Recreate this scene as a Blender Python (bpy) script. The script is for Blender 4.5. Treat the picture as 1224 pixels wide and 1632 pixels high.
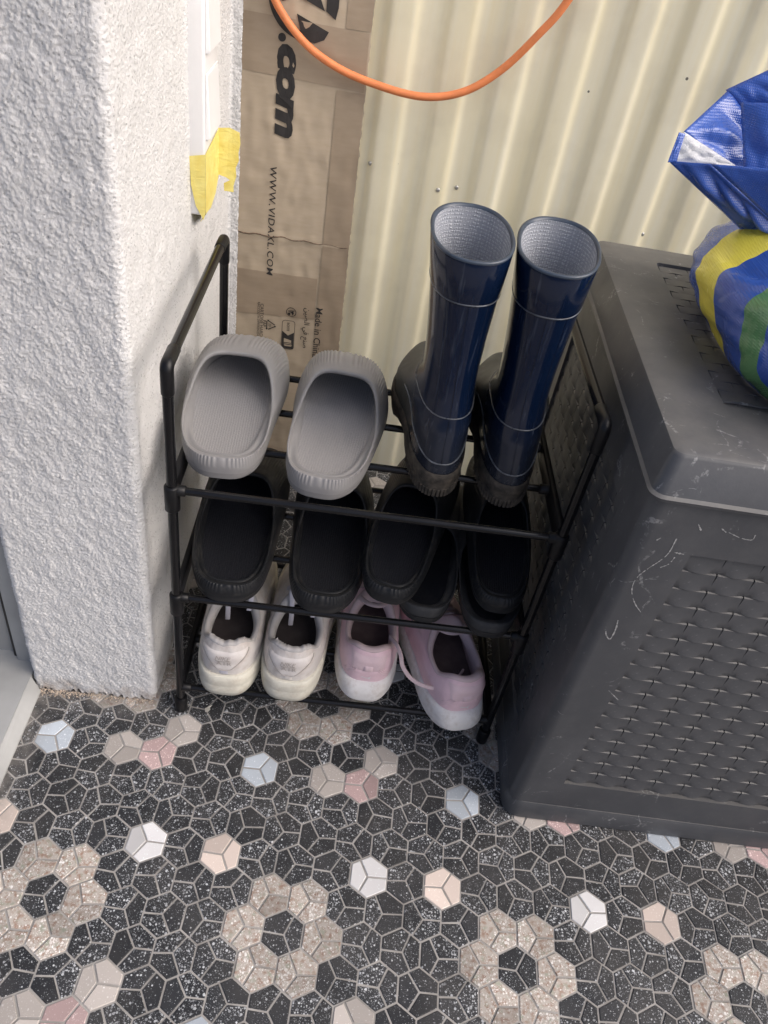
import bpy, bmesh, math, random
import numpy as np
from mathutils import Vector, Matrix, Euler
from mathutils.bvhtree import BVHTree
PI = math.pi
for o in list(bpy.data.objects): bpy.data.objects.remove(o)
S = bpy.context.scene
COL = S.collection

# ------------------------------------------------------------------ camera, sky, sun, exposure
cam = bpy.data.cameras.new('camera'); camo = bpy.data.objects.new('camera', cam); COL.objects.link(camo)
camo.location = (0.1639, -0.6385, 0.9538)
camo.rotation_euler = (0.8499, -0.1418, 0.0291)
cam.sensor_fit = 'VERTICAL'; cam.sensor_height = 36.0; cam.lens = 27.94
cam.clip_start = 0.02; cam.clip_end = 500
S.camera = camo
S.render.resolution_x = 768; S.render.resolution_y = 1024

SUN_EL, SUN_AZ = math.radians(43), math.radians(111)      # azimuth clockwise from +Y
W = bpy.data.worlds.new('World'); S.world = W; W.use_nodes = True
wn = W.node_tree; wn.nodes.clear()
sky = wn.nodes.new('ShaderNodeTexSky'); sky.sky_type = 'NISHITA'; sky.sun_disc = False
sky.sun_elevation = SUN_EL; sky.sun_rotation = SUN_AZ
sky.air_density = 0.6; sky.dust_density = 5.0; sky.ozone_density = 0.9
bg = wn.nodes.new('ShaderNodeBackground'); bg.inputs[1].default_value = 0.15
wo = wn.nodes.new('ShaderNodeOutputWorld')
wn.links.new(sky.outputs[0], bg.inputs[0]); wn.links.new(bg.outputs[0], wo.inputs[0])
sl = bpy.data.lights.new('sun', 'SUN'); sl.energy = 1.15; sl.angle = math.radians(60); sl.color = (1.0, 0.99, 0.97)
so = bpy.data.objects.new('sun', sl); COL.objects.link(so)
sd = Vector((math.sin(SUN_AZ) * math.cos(SUN_EL), math.cos(SUN_AZ) * math.cos(SUN_EL), math.sin(SUN_EL)))
so.rotation_euler = sd.to_track_quat('Z', 'Y').to_euler(); so.location = sd * 5
S.view_settings.view_transform = 'Standard'; S.view_settings.look = 'None'
S.view_settings.exposure = 0.38; S.view_settings.gamma = 1.0; S.view_settings.use_curve_mapping = False
S.render.engine = 'CYCLES'
S.cycles.max_bounces = 8; S.cycles.diffuse_bounces = 5

# ------------------------------------------------------------------ node material helpers
class NT:
    def __init__(s, name):
        s.m = bpy.data.materials.new(name); s.m.use_nodes = True
        s.t = s.m.node_tree; s.n = s.t.nodes
        s.b = s.n['Principled BSDF']; s.out = s.n['Material Output']
    def node(s, typ, ins=None, **kw):
        nd = s.n.new('ShaderNode' + typ)
        for k, v in kw.items(): setattr(nd, k, v)
        for k, v in (ins or {}).items(): s.set(nd.inputs[k], v)
        return nd
    def set(s, sock, v):
        if isinstance(v, bpy.types.NodeSocket): s.t.links.new(v, sock)
        elif isinstance(v, bpy.types.Node): s.t.links.new(v.outputs[0], sock)
        else:
            if hasattr(sock.default_value, '__len__') and len(sock.default_value) == 4 and len(v) == 3: v = (*v, 1)
            sock.default_value = v
    def math(s, op, a, b=0.0, c=None, clamp=False):
        nd = s.node('Math', operation=op, use_clamp=clamp); s.set(nd.inputs[0], a); s.set(nd.inputs[1], b)
        if c is not None: s.set(nd.inputs[2], c)
        return nd.outputs[0]
    def ramp(s, fac, stops, interp='LINEAR'):
        nd = s.node('ValToRGB'); nd.color_ramp.interpolation = interp
        e = nd.color_ramp.elements
        while len(e) < len(stops): e.new(0.5)
        for el, (p, c) in zip(e, stops):
            el.position = p; el.color = (*c, 1) if hasattr(c, '__len__') else (c, c, c, 1)
        s.set(nd.inputs[0], fac); return nd.outputs[0]
    def mix(s, f, a, b, mode='MIX'):
        nd = s.node('Mix', data_type='RGBA', blend_type=mode)
        s.set(nd.inputs[0], f); s.set(nd.inputs[6], a); s.set(nd.inputs[7], b); return nd.outputs[2]
    def noise(s, vec, scale, detail=3, rough=0.55, dist=0.0):
        nd = s.node('TexNoise', {'Scale': scale, 'Detail': detail, 'Roughness': rough, 'Distortion': dist})
        if vec is not None: s.set(nd.inputs['Vector'], vec)
        return nd.outputs[0]
    def voro(s, vec, scale, feature='F1', rnd=1.0):
        nd = s.node('TexVoronoi', {'Scale': scale, 'Randomness': rnd}, feature=feature)
        if vec is not None: s.set(nd.inputs['Vector'], vec)
        return nd
    def pos(s): return s.node('NewGeometry').outputs['Position']
    def obj(s): return s.node('TexCoord').outputs['Object']
    def bump(s, h, strength=0.5, dist=0.001, prev=None):
        nd = s.node('Bump', {'Strength': strength, 'Distance': dist}); s.set(nd.inputs['Height'], h)
        if prev is not None: s.set(nd.inputs['Normal'], prev)
        s.set(s.b.inputs['Normal'], nd.outputs[0]); return nd.outputs[0]
    def base(s, c, rough=0.5, spec=0.5, **kw):
        s.set(s.b.inputs['Base Color'], c); s.set(s.b.inputs['Roughness'], rough)
        s.set(s.b.inputs['Specular IOR Level'], spec)
        for k, v in kw.items(): s.set(s.b.inputs[k.replace('_', ' ')], v)
        return s.m
    def scalevec(s, vec, sc):
        nd = s.node('Mapping'); s.set(nd.inputs['Vector'], vec); nd.inputs['Scale'].default_value = sc; return nd.outputs[0]

# ------------------------------------------------------------------ mesh helpers
def link(name, me, mat=None, parent=None):
    o = bpy.data.objects.new(name, me); COL.objects.link(o)
    if mat is not None and me is not None and not me.materials:
        for m in (mat if isinstance(mat, (list, tuple)) else [mat]): me.materials.append(m)
    if parent is not None: o.parent = parent
    return o
def mesh(name, v, f, mat=None, parent=None, smooth=False, mi=None, sharp=None):
    me = bpy.data.meshes.new(name); me.from_pydata([tuple(p) for p in v], [], [tuple(q) for q in f]); me.update()
    if smooth: me.shade_smooth()
    if mi is not None: me.polygons.foreach_set('material_index', list(mi))
    o = link(name, me, mat, parent)
    if smooth and sharp: me.set_sharp_from_angle(angle=math.radians(sharp))
    return o
def bm_obj(name, bm, mat=None, parent=None, smooth=False, sharp=None):
    me = bpy.data.meshes.new(name); bmesh.ops.recalc_face_normals(bm, faces=bm.faces); bm.to_mesh(me); bm.free()
    if smooth: me.shade_smooth()
    o = link(name, me, mat, parent)
    if smooth and sharp: me.set_sharp_from_angle(angle=math.radians(sharp))
    return o
def empty(name, label, cat, loc=(0, 0, 0), rot=(0, 0, 0), group=None):
    o = bpy.data.objects.new(name, None); COL.objects.link(o); o.location = loc; o.rotation_euler = rot
    o.empty_display_size = 0.05
    return tag(o, label, cat, group)
def tag(o, label, cat, group=None):
    o['label'] = label; o['category'] = cat
    if group: o['group'] = group
    return o
def boxbm(x0, x1, y0, y1, z0, z1, bev=0.0, seg=2, bm=None):
    bm2 = bmesh.new()
    r = bmesh.ops.create_cube(bm2, size=1.0)
    for v in bm2.verts:
        v.co = Vector(((x0 + x1) / 2 + v.co.x * (x1 - x0), (y0 + y1) / 2 + v.co.y * (y1 - y0), (z0 + z1) / 2 + v.co.z * (z1 - z0)))
    if bev: bmesh.ops.bevel(bm2, geom=list(bm2.edges), offset=bev, segments=seg, profile=0.5, affect='EDGES')
    return bm2
def box(name, x0, x1, y0, y1, z0, z1, mat, parent=None, bev=0.0, seg=2):
    return bm_obj(name, boxbm(x0, x1, y0, y1, z0, z1, bev, seg), mat, parent, smooth=bev > 0, sharp=50 if bev else None)
def loft(rings, close=True, cap0=False, cap1=False):
    n = len(rings[0]); v = [p for r in rings for p in r]; f = []
    for i in range(len(rings) - 1):
        for j in range(n if close else n - 1):
            k = (j + 1) % n
            f.append((i * n + j, i * n + k, (i + 1) * n + k, (i + 1) * n + j))
    if cap0: f.append(tuple(range(n - 1, -1, -1)))
    if cap1: f.append(tuple((len(rings) - 1) * n + j for j in range(n)))
    return v, f
def tubevf(pts, r, seg=12, cap=True):
    pts = [Vector(p) for p in pts]; rad = r if hasattr(r, '__len__') else [r] * len(pts)
    rings = []; up = None
    for i, p in enumerate(pts):
        t = (pts[min(i + 1, len(pts) - 1)] - pts[max(i - 1, 0)]).normalized()
        if up is None:
            up = Vector((0, 0, 1)) if abs(t.z) < 0.9 else Vector((1, 0, 0))
        a = t.cross(up).normalized(); b = a.cross(t).normalized(); up = b
        rings.append([p + a * math.cos(2 * PI * k / seg) * rad[i] + b * math.sin(2 * PI * k / seg) * rad[i] for k in range(seg)])
    return loft(rings, True, cap, cap)
def tube(name, pts, r, mat, parent=None, seg=12, cap=True):
    v, f = tubevf(pts, r, seg, cap); return mesh(name, v, f, mat, parent, True, sharp=55)
def ribbon(name, pts, width, thick, side, mat, parent=None):
    """flat band along pts, side = vector or list of vectors across its width"""
    rings = []
    for i, p in enumerate(pts):
        p = Vector(p); t = (Vector(pts[min(i + 1, len(pts) - 1)]) - Vector(pts[max(i - 1, 0)])).normalized()
        s = Vector(side[i] if isinstance(side, list) else side); s = (s - t * s.dot(t)).normalized(); n = t.cross(s)
        a, b = s * width / 2, n * thick / 2
        rings.append([p + a * 0.8 + b, p - a * 0.8 + b, p - a, p - a * 0.8 - b, p + a * 0.8 - b, p + a])
    v, f = loft(rings, True, True, True); return mesh(name, v, f, mat, parent, True, sharp=60)
def spline(ctrl, n=8):
    P = [Vector(p) for p in ctrl]; P = [2 * P[0] - P[1]] + P + [2 * P[-1] - P[-2]]; out = []
    for i in range(1, len(P) - 2):
        for k in range(n):
            t = k / n; a, b, c, d = P[i - 1:i + 3]
            out.append(0.5 * ((2 * b) + (c - a) * t + (2 * a - 5 * b + 4 * c - d) * t * t + (3 * b - a - 3 * c + d) * t ** 3))
    out.append(P[-2]); return out
def field(ny, nx, step, lam, seed, anis=1.0, ang=0.0, band=0.5):
    """band-limited random relief (rms 1) on an ny x nx grid of spacing step"""
    r = np.random.RandomState(seed).randn(ny, nx)
    fy = np.fft.fftfreq(ny, step)[:, None]; fx = np.fft.rfftfreq(nx, step)[None, :]
    c, s = math.cos(ang), math.sin(ang)
    u = (fx * c + fy * s) * anis; v = -fx * s + fy * c
    k = np.sqrt(u * u + v * v) * lam
    h = np.exp(-((np.log(np.maximum(k, 1e-6))) ** 2) / (2 * band ** 2))
    a = np.fft.irfft2(np.fft.rfft2(r) * h, s=(ny, nx)); return a / a.std()
def gridmesh(name, P, mat, parent=None, smooth=True):
    ny, nx = P.shape[:2]; me = bpy.data.meshes.new(name)
    me.vertices.add(ny * nx); me.vertices.foreach_set('co', P.reshape(-1).astype(np.float32))
    i = (np.arange(ny - 1)[:, None] * nx + np.arange(nx - 1)[None, :])
    q = np.stack([i, i + 1, i + nx + 1, i + nx], -1).reshape(-1, 4).astype(np.int32)
    me.loops.add(q.size); me.loops.foreach_set('vertex_index', q.reshape(-1))
    me.polygons.add(len(q)); me.polygons.foreach_set('loop_start', np.arange(0, q.size, 4, dtype=np.int32))
    me.update(calc_edges=True)
    if smooth: me.shade_smooth()
    return link(name, me, mat, parent)
FONT_CACHE = {}
def text_vf(body, size=1.0, shear=0.0, bold=0.0, align='LEFT', spacing=1.0):
    cu = bpy.data.curves.new('t', 'FONT'); cu.body = body; cu.size = size; cu.shear = shear; cu.offset = bold
    cu.align_x = align; cu.space_character = spacing; cu.resolution_u = 3
    o = bpy.data.objects.new('t', cu); COL.objects.link(o)
    dg = bpy.context.evaluated_depsgraph_get(); dg.update()
    me = bpy.data.meshes.new_from_object(o.evaluated_get(dg))
    v = [p.co.copy() for p in me.vertices]; f = [tuple(p.vertices) for p in me.polygons]
    bpy.data.objects.remove(o); bpy.data.curves.remove(cu); bpy.data.meshes.remove(me)
    return v, f
def rnd(a, b): return random.uniform(a, b)
def sp(c, e): return math.copysign(abs(c) ** e, c)
def sm(a, b, x):
    t = min(1, max(0, (x - a) / (b - a))); return t * t * (3 - 2 * t)
random.seed(7)

# ------------------------------------------------------------------ materials: surfaces
def terrazzo(name, base, chip, dens=1.0, patch=None, sat=0.0):
    m = NT(name); p = m.pos()
    at = m.node('Attribute', attribute_name='rnd'); r = at.outputs['Fac']
    off = m.node('VectorMath', operation='ADD'); m.set(off.inputs[0], p)
    cmb = m.node('CombineXYZ'); m.set(cmb.inputs[0], m.math('MULTIPLY', r, 13.7)); m.set(cmb.inputs[1], m.math('MULTIPLY', r, 7.1)); m.set(off.inputs[1], cmb.outputs[0])
    q = off.outputs[0]
    col = base
    if patch is not None:
        col = m.mix(m.ramp(m.noise(q, 170, 3), [(0.45, 0), (0.66, 1)]), base, patch[0])
        col = m.mix(m.ramp(m.noise(q, 120, 2), [(0.55, 0), (0.7, 1)]), col, patch[1])
    dens_r = m.math('MULTIPLY_ADD', m.math('FRACT', m.math('MULTIPLY', r, 17.3)), 0.55, 0.6)
    for sc, hi, w in ((320, 0.35, 1.0), (560, 0.34, 0.9), (920, 0.34, 0.6)):
        vo = m.voro(q, sc); sep = m.node('SeparateColor'); m.set(sep.inputs[0], vo.outputs['Color'])
        thr = m.math('MULTIPLY', m.math('MULTIPLY', m.math('POWER', sep.outputs[0], 2.0), hi * 1.6 * dens), dens_r)
        mask = m.math('MULTIPLY', m.math('SUBTRACT', thr, vo.outputs['Distance']), 14.0, clamp=True)
        mask = m.math('MULTIPLY', mask, m.math('MULTIPLY_ADD', sep.outputs[1], 0.6 * w, 0.4 * w))
        col = m.mix(mask, col, chip)
    tint = m.math('MULTIPLY_ADD', m.math('FRACT', m.math('MULTIPLY', r, 31.7)), 0.5, 0.75)
    hs = m.node('HueSaturation', {'Saturation': 1.0}); m.set(hs.inputs['Value'], tint); m.set(hs.inputs['Color'], col); col = hs.outputs[0]
    # trodden-in dust, lying thicker along the wall foot and the door sill
    sx = m.node('SeparateXYZ'); m.set(sx.inputs[0], p)
    wall = m.math('SUBTRACT', 1.0, m.math('MULTIPLY', m.math('ABSOLUTE', m.math('SUBTRACT', sx.outputs[1], 0.02)), 17.0), clamp=True)
    left = m.math('MULTIPLY', m.math('SUBTRACT', -0.02, sx.outputs[0]), 50, clamp=True)
    d1 = m.math('MULTIPLY', wall, left)
    sill = m.math('SUBTRACT', 1.0, m.math('MULTIPLY', m.math('ABSOLUTE', m.math('SUBTRACT', sx.outputs[0], -0.195)), 26.0), clamp=True)
    d = m.math('MAXIMUM', d1, sill)
    dust = m.math('MULTIPLY', d, m.ramp(m.noise(p, 60, 4), [(0.3, 0.1), (0.65, 0.9)]))
    dust = m.math('MAXIMUM', dust, m.ramp(m.noise(p, 9, 5), [(0.38, 0.0), (0.8, 0.22)]))
    col = m.mix(dust, col, (0.215, 0.20, 0.185))
    m.bump(m.noise(p, 900, 2), 0.15, 0.0005)
    return m.base(col, m.ramp(m.noise(p, 25, 3), [(0.3, 0.34), (0.7, 0.55)]), 0.4)
TZ = {
 'black': terrazzo('terrazzo_black', (0.020, 0.0215, 0.0245), (0.54, 0.56, 0.58), 0.98),
 'beige': terrazzo('terrazzo_beige', (0.41, 0.372, 0.33), (0.76, 0.74, 0.71), 1.15, ((0.27, 0.18, 0.135), (0.29, 0.30, 0.24))),
 'white': terrazzo('terrazzo_white', (0.66, 0.655, 0.655), (0.80, 0.85, 0.85), 0.6),
 'cream': terrazzo('terrazzo_cream', (0.66, 0.56, 0.495), (0.80, 0.72, 0.66), 0.7),
 'grey': terrazzo('terrazzo_grey', (0.46, 0.42, 0.385), (0.72, 0.70, 0.68), 0.75),
 'pink': terrazzo('terrazzo_pink', (0.45, 0.325, 0.315), (0.80, 0.66, 0.64), 0.9),
 'blue': terrazzo('terrazzo_blue', (0.45, 0.50, 0.55), (0.74, 0.78, 0.82), 0.7)}
def m_grout():
    m = NT('grout'); p = m.pos()
    c = m.ramp(m.noise(p, 30, 5), [(0.3, (0.25, 0.238, 0.222)), (0.7, (0.41, 0.395, 0.375))])
    m.bump(m.noise(p, 700, 3), 0.5, 0.0006); return m.base(c, 0.9, 0.2)
def m_stucco():
    m = NT('white_stucco_paint'); p = m.pos()
    n = m.noise(p, 300, 5, 0.65)
    c = m.ramp(m.noise(p, 6, 4), [(0.3, (0.645, 0.642, 0.636)), (0.7, (0.70, 0.698, 0.692))])
    sx = m.node('SeparateXYZ'); m.set(sx.inputs[0], p)
    low = m.math('MULTIPLY', m.math('SUBTRACT', 0.035, sx.outputs[2]), 30, clamp=True)
    low = m.math('MULTIPLY', low, m.ramp(m.noise(p, 50, 4), [(0.42, 0), (0.7, 1)]))
    c = m.mix(low, c, (0.30, 0.24, 0.19))
    vp = m.voro(p, 260); vs_ = m.node('SeparateColor'); m.set(vs_.inputs[0], vp.outputs['Color']); pits = m.math('LESS_THAN', vp.outputs['Distance'], m.math('MULTIPLY', vs_.outputs[0], 0.30))
    c = m.mix(m.math('MULTIPLY', pits, 0.5), c, (0.24, 0.24, 0.24))
    m.bump(m.math('SUBTRACT', n, m.math('MULTIPLY', pits, 0.5)), 0.9, 0.0018); return m.base(c, 0.75, 0.3)
def m_cream():
    m = NT('cream_corrugated_plastic'); p = m.pos()
    pz = m.scalevec(p, (60, 60, 2.5))
    c = m.ramp(m.noise(pz, 1.0, 4), [(0.3, (0.95, 0.86, 0.58)), (0.7, (0.98, 0.92, 0.70))])
    c = m.mix(m.ramp(m.noise(p, 14, 4), [(0.5, 0), (0.8, 0.35)]), c, (0.68, 0.61, 0.44))
    sp_ = m.voro(p, 24); sep = m.node('SeparateColor'); m.set(sep.inputs[0], sp_.outputs['Color'])
    spot = m.math('LESS_THAN', sp_.outputs['Distance'], m.math('MULTIPLY', m.math('POWER', sep.outputs[0], 5.0), 0.06))
    c = m.mix(m.math('MULTIPLY', spot, 0.85), c, (0.05, 0.05, 0.04))
    m.base(c, 0.42, 0.4); m.bump(m.noise(p, 60, 4), 0.12, 0.002)
    tr = m.node('BsdfTranslucent'); m.set(tr.inputs[0], c)
    mx = m.node('MixShader'); mx.inputs[0].default_value = 0.30
    m.t.links.new(m.b.outputs[0], mx.inputs[1]); m.t.links.new(tr.outputs[0], mx.inputs[2]); m.t.links.new(mx.outputs[0], m.out.inputs[0])
    return m.m
def m_card(name, c0, c1, gloss=0.85, spec=0.2):
    m = NT(name); p = m.obj()
    c = m.ramp(m.noise(m.scalevec(p, (40, 40, 160)), 1.0, 4), [(0.3, c0), (0.7, c1)])
    c = m.mix(m.ramp(m.noise(p, 9, 3), [(0.4, 0), (0.8, 0.4)]), c, tuple(x * 0.9 for x in c0))
    w = m.node('TexWave', {'Scale': 42.0, 'Distortion': 0.6, 'Detail': 1.0}, bands_direction='Z'); m.set(w.inputs['Vector'], p)
    m.bump(m.math('ADD', m.math('MULTIPLY', w.outputs['Fac'], 0.3), m.noise(p, 35, 4)), 0.05, 0.0004)
    return m.base(c, gloss, spec)
def m_plain(name, c, rough=0.5, spec=0.5, var=0.15, nscale=40, bump=0.1, bd=0.0005, **kw):
    m = NT(name); p = m.obj()
    c2 = m.ramp(m.noise(p, nscale, 4), [(0.3, tuple(x * (1 - var) for x in c)), (0.7, tuple(min(1, x * (1 + var)) for x in c))])
    if bump: m.bump(m.noise(p, nscale * 12, 3), bump, bd)
    return m.base(c2, m.ramp(m.noise(p, nscale * 1.7, 4), [(0.3, max(0.02, rough - 0.06)), (0.7, min(1, rough + 0.08))]), spec, **kw)
GROUT, STUCCO, CREAM = m_grout(), m_stucco(), m_cream()
CARD = m_card('kraft_cardboard', (0.46, 0.38, 0.28), (0.50, 0.42, 0.32))
PTAPE = m_card('brown_packing_tape', (0.34, 0.27, 0.195), (0.38, 0.305, 0.225), 0.38, 0.5)
INK = m_plain('black_printing_ink', (0.035, 0.033, 0.033), 0.7, 0.3, 0.3)
WHITEP = m_plain('white_switch_plastic', (0.80, 0.80, 0.80), 0.35, 0.5, 0.02)
METAL = m_plain('grey_coated_aluminium', (0.33, 0.34, 0.345), 0.45, 0.5, 0.12, 12)
SILLM = m_plain('weathered_sill_metal', (0.36, 0.365, 0.36), 0.5, 0.5, 0.2, 10)
YTAPE = None

# ------------------------------------------------------------------ floor: terrazzo hexagons, each of three five-sided pieces
floor = mesh('floor', [(-4, -5, -0.0011), (6, -5, -0.0011), (6, 3, -0.0011), (-4, 3, -0.0011)], [(0, 1, 2, 3)], GROUT)
floor['kind'] = 'structure'
HA, HROT = 0.0450, -0.0637; HX, HY = -0.1503, -0.0624
ch, shh = math.cos(HROT), math.sin(HROT)
def lat(u, v):
    x, y = u * HA, -v * HA * math.sqrt(3) / 2
    return HX + ch * x - shh * y, HY + shh * x + ch * y
def hexkind(u, r):
    rr = r % 8; uu = u % 6
    def at(a, b): return rr == b % 8 and abs(((uu - a + 3) % 6) - 3) < 0.1
    if at(0, 0): return 'blue', 1
    if at(2, 0): return 'grey', 0
    if at(3, 0): return 'pink', 1
    if at(3.5, 7): return 'grey', 0
    if at(3.5, 3): return 'white', 0
    if at(5.5, 3): return 'cream', 1
    for (a, b) in ((0.5, 5), (2.5, 5), (1, 4), (2, 4), (1, 6), (2, 6)):
        if at(a, b): return 'beige', 0
    return 'black', None
pieces = []
cw = np.array(camo.matrix_basis.inverted()) if False else None
MC = (Matrix.Translation(camo.location) @ Euler(camo.rotation_euler).to_matrix().to_4x4()).inverted()
def pix(p):
    q = MC @ Vector(p); fpx = 27.94 / 36 * 1024
    return 384 + fpx * q.x / -q.z, 512 - fpx * q.y / -q.z
for r in range(-19, 26):
    for c in range(-16, 46):
        u = c + 0.5 * (r % 2); cx, cy = lat(u, r)
        if cy > 0.60 or cx < -0.75 or cx > 1.7 or cy < -1.0: continue
        kind, ori = hexkind(u, r)
        if ori is None: ori = random.random() < 0.5
        R = HA / math.sqrt(3); a0 = HROT + (PI / 3 if ori else 0) + rnd(-0.03, 0.03) * 0
        jx, jy = rnd(-.0022, .0022), rnd(-.0022, .0022)
        for k in range(3):
            b = a0 + k * 2 * PI / 3
            mid = lambda t: (cx + R * 0.866 * math.cos(t) + 0.0012 * math.cos(t + PI / 2), cy + R * 0.866 * math.sin(t) + 0.0012 * math.sin(t + PI / 2))
            ver = lambda t: (cx + R * math.cos(t), cy + R * math.sin(t))
            poly = [(cx + jx, cy + jy), mid(b), ver(b + PI / 6), ver(b + PI / 2), mid(b + 2 * PI / 3)]
            mx, my = sum(p[0] for p in poly) / 5, sum(p[1] for p in poly) / 5
            px, py = pix((mx, my, 0)); vis = -8 < px < 776 and -8 < py < 1032 and my < 0.04 and not (mx > 0.45 and my > -0.112)
            pieces.append((kind, poly, (mx, my), vis, (Vector((mx, my, 0)) - camo.location).length))
def inset_poly(poly, d):
    n = len(poly); out = []
    for i in range(n):
        p0, p1, p2 = Vector(poly[i - 1]), Vector(poly[i]), Vector(poly[(i + 1) % n])
        e1, e2 = (p1 - p0).normalized(), (p2 - p1).normalized()
        n1, n2 = Vector((-e1.y, e1.x)), Vector((-e2.y, e2.x))
        bis = (n1 + n2); bis = bis / max(0.35, bis.dot(n1)) if bis.length > 1e-6 else n1
        out.append(p1 + bis * d)
    return out
def piece_vf(poly, g, dz):
    a = inset_poly(poly, g); b = inset_poly(poly, g + 0.0007); c = a
    tx, ty = rnd(-.004, .004), rnd(-.004, .004); m0 = Vector(poly[0])
    v = [(p.x, p.y, -0.003) for p in a] + [(p.x, p.y, dz - 0.0007) for p in a] + [(p.x, p.y, dz + (p - m0).x * tx + (p - m0).y * ty) for p in b]
    f = []
    for l in (0, 1):
        for i in range(5):
            j = (i + 1) % 5; f.append((l * 5 + i, l * 5 + j, l * 5 + 5 + j, l * 5 + 5 + i))
    f.append(tuple(range(10, 15))); return v, f
vis = sorted([p for p in pieces if p[3]], key=lambda p: p[4])
single = set(id(p) for p in vis[:300])
bulk = {k: ([], [], []) for k in TZ}
for p in pieces:
    v, f = piece_vf(p[1], rnd(0.0009, 0.0012), rnd(-0.0003, 0.0003)); rv = random.random()
    if id(p) in single:
        cx, cy = p[2]
        o = mesh('tile', [(q[0] - cx, q[1] - cy, q[2]) for q in v], f, TZ[p[0]], floor); o.location = (cx, cy, 0)
        at = o.data.attributes.new('rnd', 'FLOAT', 'POINT'); at.data.foreach_set('value', [rv] * len(v))
    else:
        B = bulk[p[0]]; n0 = len(B[0]); B[0].extend(v); B[1].extend([tuple(i + n0 for i in q) for q in f]); B[2].extend([rv] * len(v))
V, F, A, MI, MS = [], [], [], [], []
for i, (k, B) in enumerate(bulk.items()):
    n0 = len(V); V += B[0]; F += [tuple(j + n0 for j in q) for q in B[1]]; A += B[2]; MI += [i] * len(B[1]); MS.append(TZ[k])
o = mesh('tile', V, F, MS, floor, mi=MI); o['kind'] = 'stuff'
at = o.data.attributes.new('rnd', 'FLOAT', 'POINT'); at.data.foreach_set('value', A)

# ------------------------------------------------------------------ stucco wall corner
ST = 0.00125
path = []
XA, YA, XC, RC = -0.196, 0.008, -0.036, 0.010
# short return into the door opening, front face, rounded corner, side face, fillet at the far end
def lin(a, b):
    n = max(2, int((Vector(b) - Vector(a)).length / ST)); return [tuple(Vector(a).lerp(Vector(b), i / n)) for i in range(n)]
path += lin((XA - 0.004, 0.075), (XA - 0.004, YA + 0.008))
path += [(XA + 0.004 + 0.008 * math.cos(t), YA + 0.008 + 0.008 * math.sin(t)) for t in np.linspace(PI, 1.5 * PI, 9)[:-1]]
path += lin((XA + 0.004, YA), (XC - RC, YA))
path += [(XC - RC + RC * math.cos(t), YA + RC + RC * math.sin(t)) for t in np.linspace(-PI / 2, 0, 13)[:-1]]
path += lin((XC, YA + RC), (XC, 0.530))
path += [(XC + 0.006 + 0.006 * math.cos(t), 0.53 + 0.006 * math.sin(t)) for t in np.linspace(PI, 0.5 * PI, 9)[:-1]]
path += lin((XC + 0.006, 0.536), (-0.0200, 0.5372))
path = np.array(path); ns = len(path)
tg = np.gradient(path, axis=0); tg /= np.linalg.norm(tg, axis=1)[:, None]; nrm = np.stack([tg[:, 1], -tg[:, 0]], 1)
for _ in range(3): nrm = (np.roll(nrm, 1, 0) + nrm * 2 + np.roll(nrm, -1, 0)) / 4
nrm /= np.linalg.norm(nrm, axis=1)[:, None]
Hh = 0.95; nz = int(Hh / ST); zz = np.linspace(0, Hh, nz)
d1 = field(nz, ns, ST, 0.0058, 1, 2.0, math.radians(118), 0.42)
d2 = field(nz, ns, ST, 0.0034, 2, 1.5, 2.0, 0.6)
d3 = field(nz, ns, ST, 0.06, 3, 1.0, 0, 0.5)
d4 = field(nz, ns, ST, 0.016, 4, 2.0, math.radians(110), 0.5)
gate = 1 / (1 + np.exp(-1.6 * (d4 + 0.2)))
rough_a = 0.00090 * (1 - np.exp(-1.9 * np.abs(d1))) * (0.45 + 0.75 * gate) + 0.00036 * d2 + 0.00012 * d4
pit = field(nz, ns, ST, 0.0048, 5, 1.0, 0, 0.7)
rough_b = -0.0010 * np.clip(pit - 0.8, 0, 2) + 0.00016 * d2 + 0.00008 * d1
wB = np.clip((path[:, 1] - (YA + 0.003)) / 0.012, 0, 1) * (path[:, 0] > -0.1) * (path[:, 0] < -0.032); wB = wB[None, :]
disp = rough_a * (1 - wB) + rough_b * wB + 0.0003 * d3
hump = 0.007 * np.exp(-((zz[:, None] - 0.20) / 0.16) ** 2) * np.exp(-((path[None, :, 1] - 0.16) / 0.08) ** 2) * wB
disp = disp + hump * 0.8
P = np.zeros((nz, ns, 3)); P[:, :, 0] = path[None, :, 0] + nrm[None, :, 0] * disp; P[:, :, 1] = path[None, :, 1] + nrm[None, :, 1] * disp
P[:, :, 2] = zz[:, None] - 0.001
ragged = 0.0035 * np.abs(field(1, ns, ST, 0.02, 8)[0])
P[0, :, 2] += ragged; P[1, :, 2] = np.maximum(P[1, :, 2], P[0, :, 2] + 0.0005)
for i in range(2, 10): P[i, :, 2] = np.maximum(P[i, :, 2], P[i - 1, :, 2] + 0.0004)
wall = empty('stucco_wall', 'white rough stucco wall corner standing left of the black shoe rack', 'wall')
gridmesh('plaster', P, STUCCO, wall)
up = np.zeros((2, ns, 3)); up[:, :, :2] = P[-1, :, :2]; up[0, :, 2] = P[-1, :, 2]; up[1, :, 2] = 2.4
gridmesh('upper_plaster', up, STUCCO, wall)
box('core', XA + 0.002, XC - 0.004, YA + 0.006, 0.62, 0.0, 2.38, STUCCO, wall)
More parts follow.
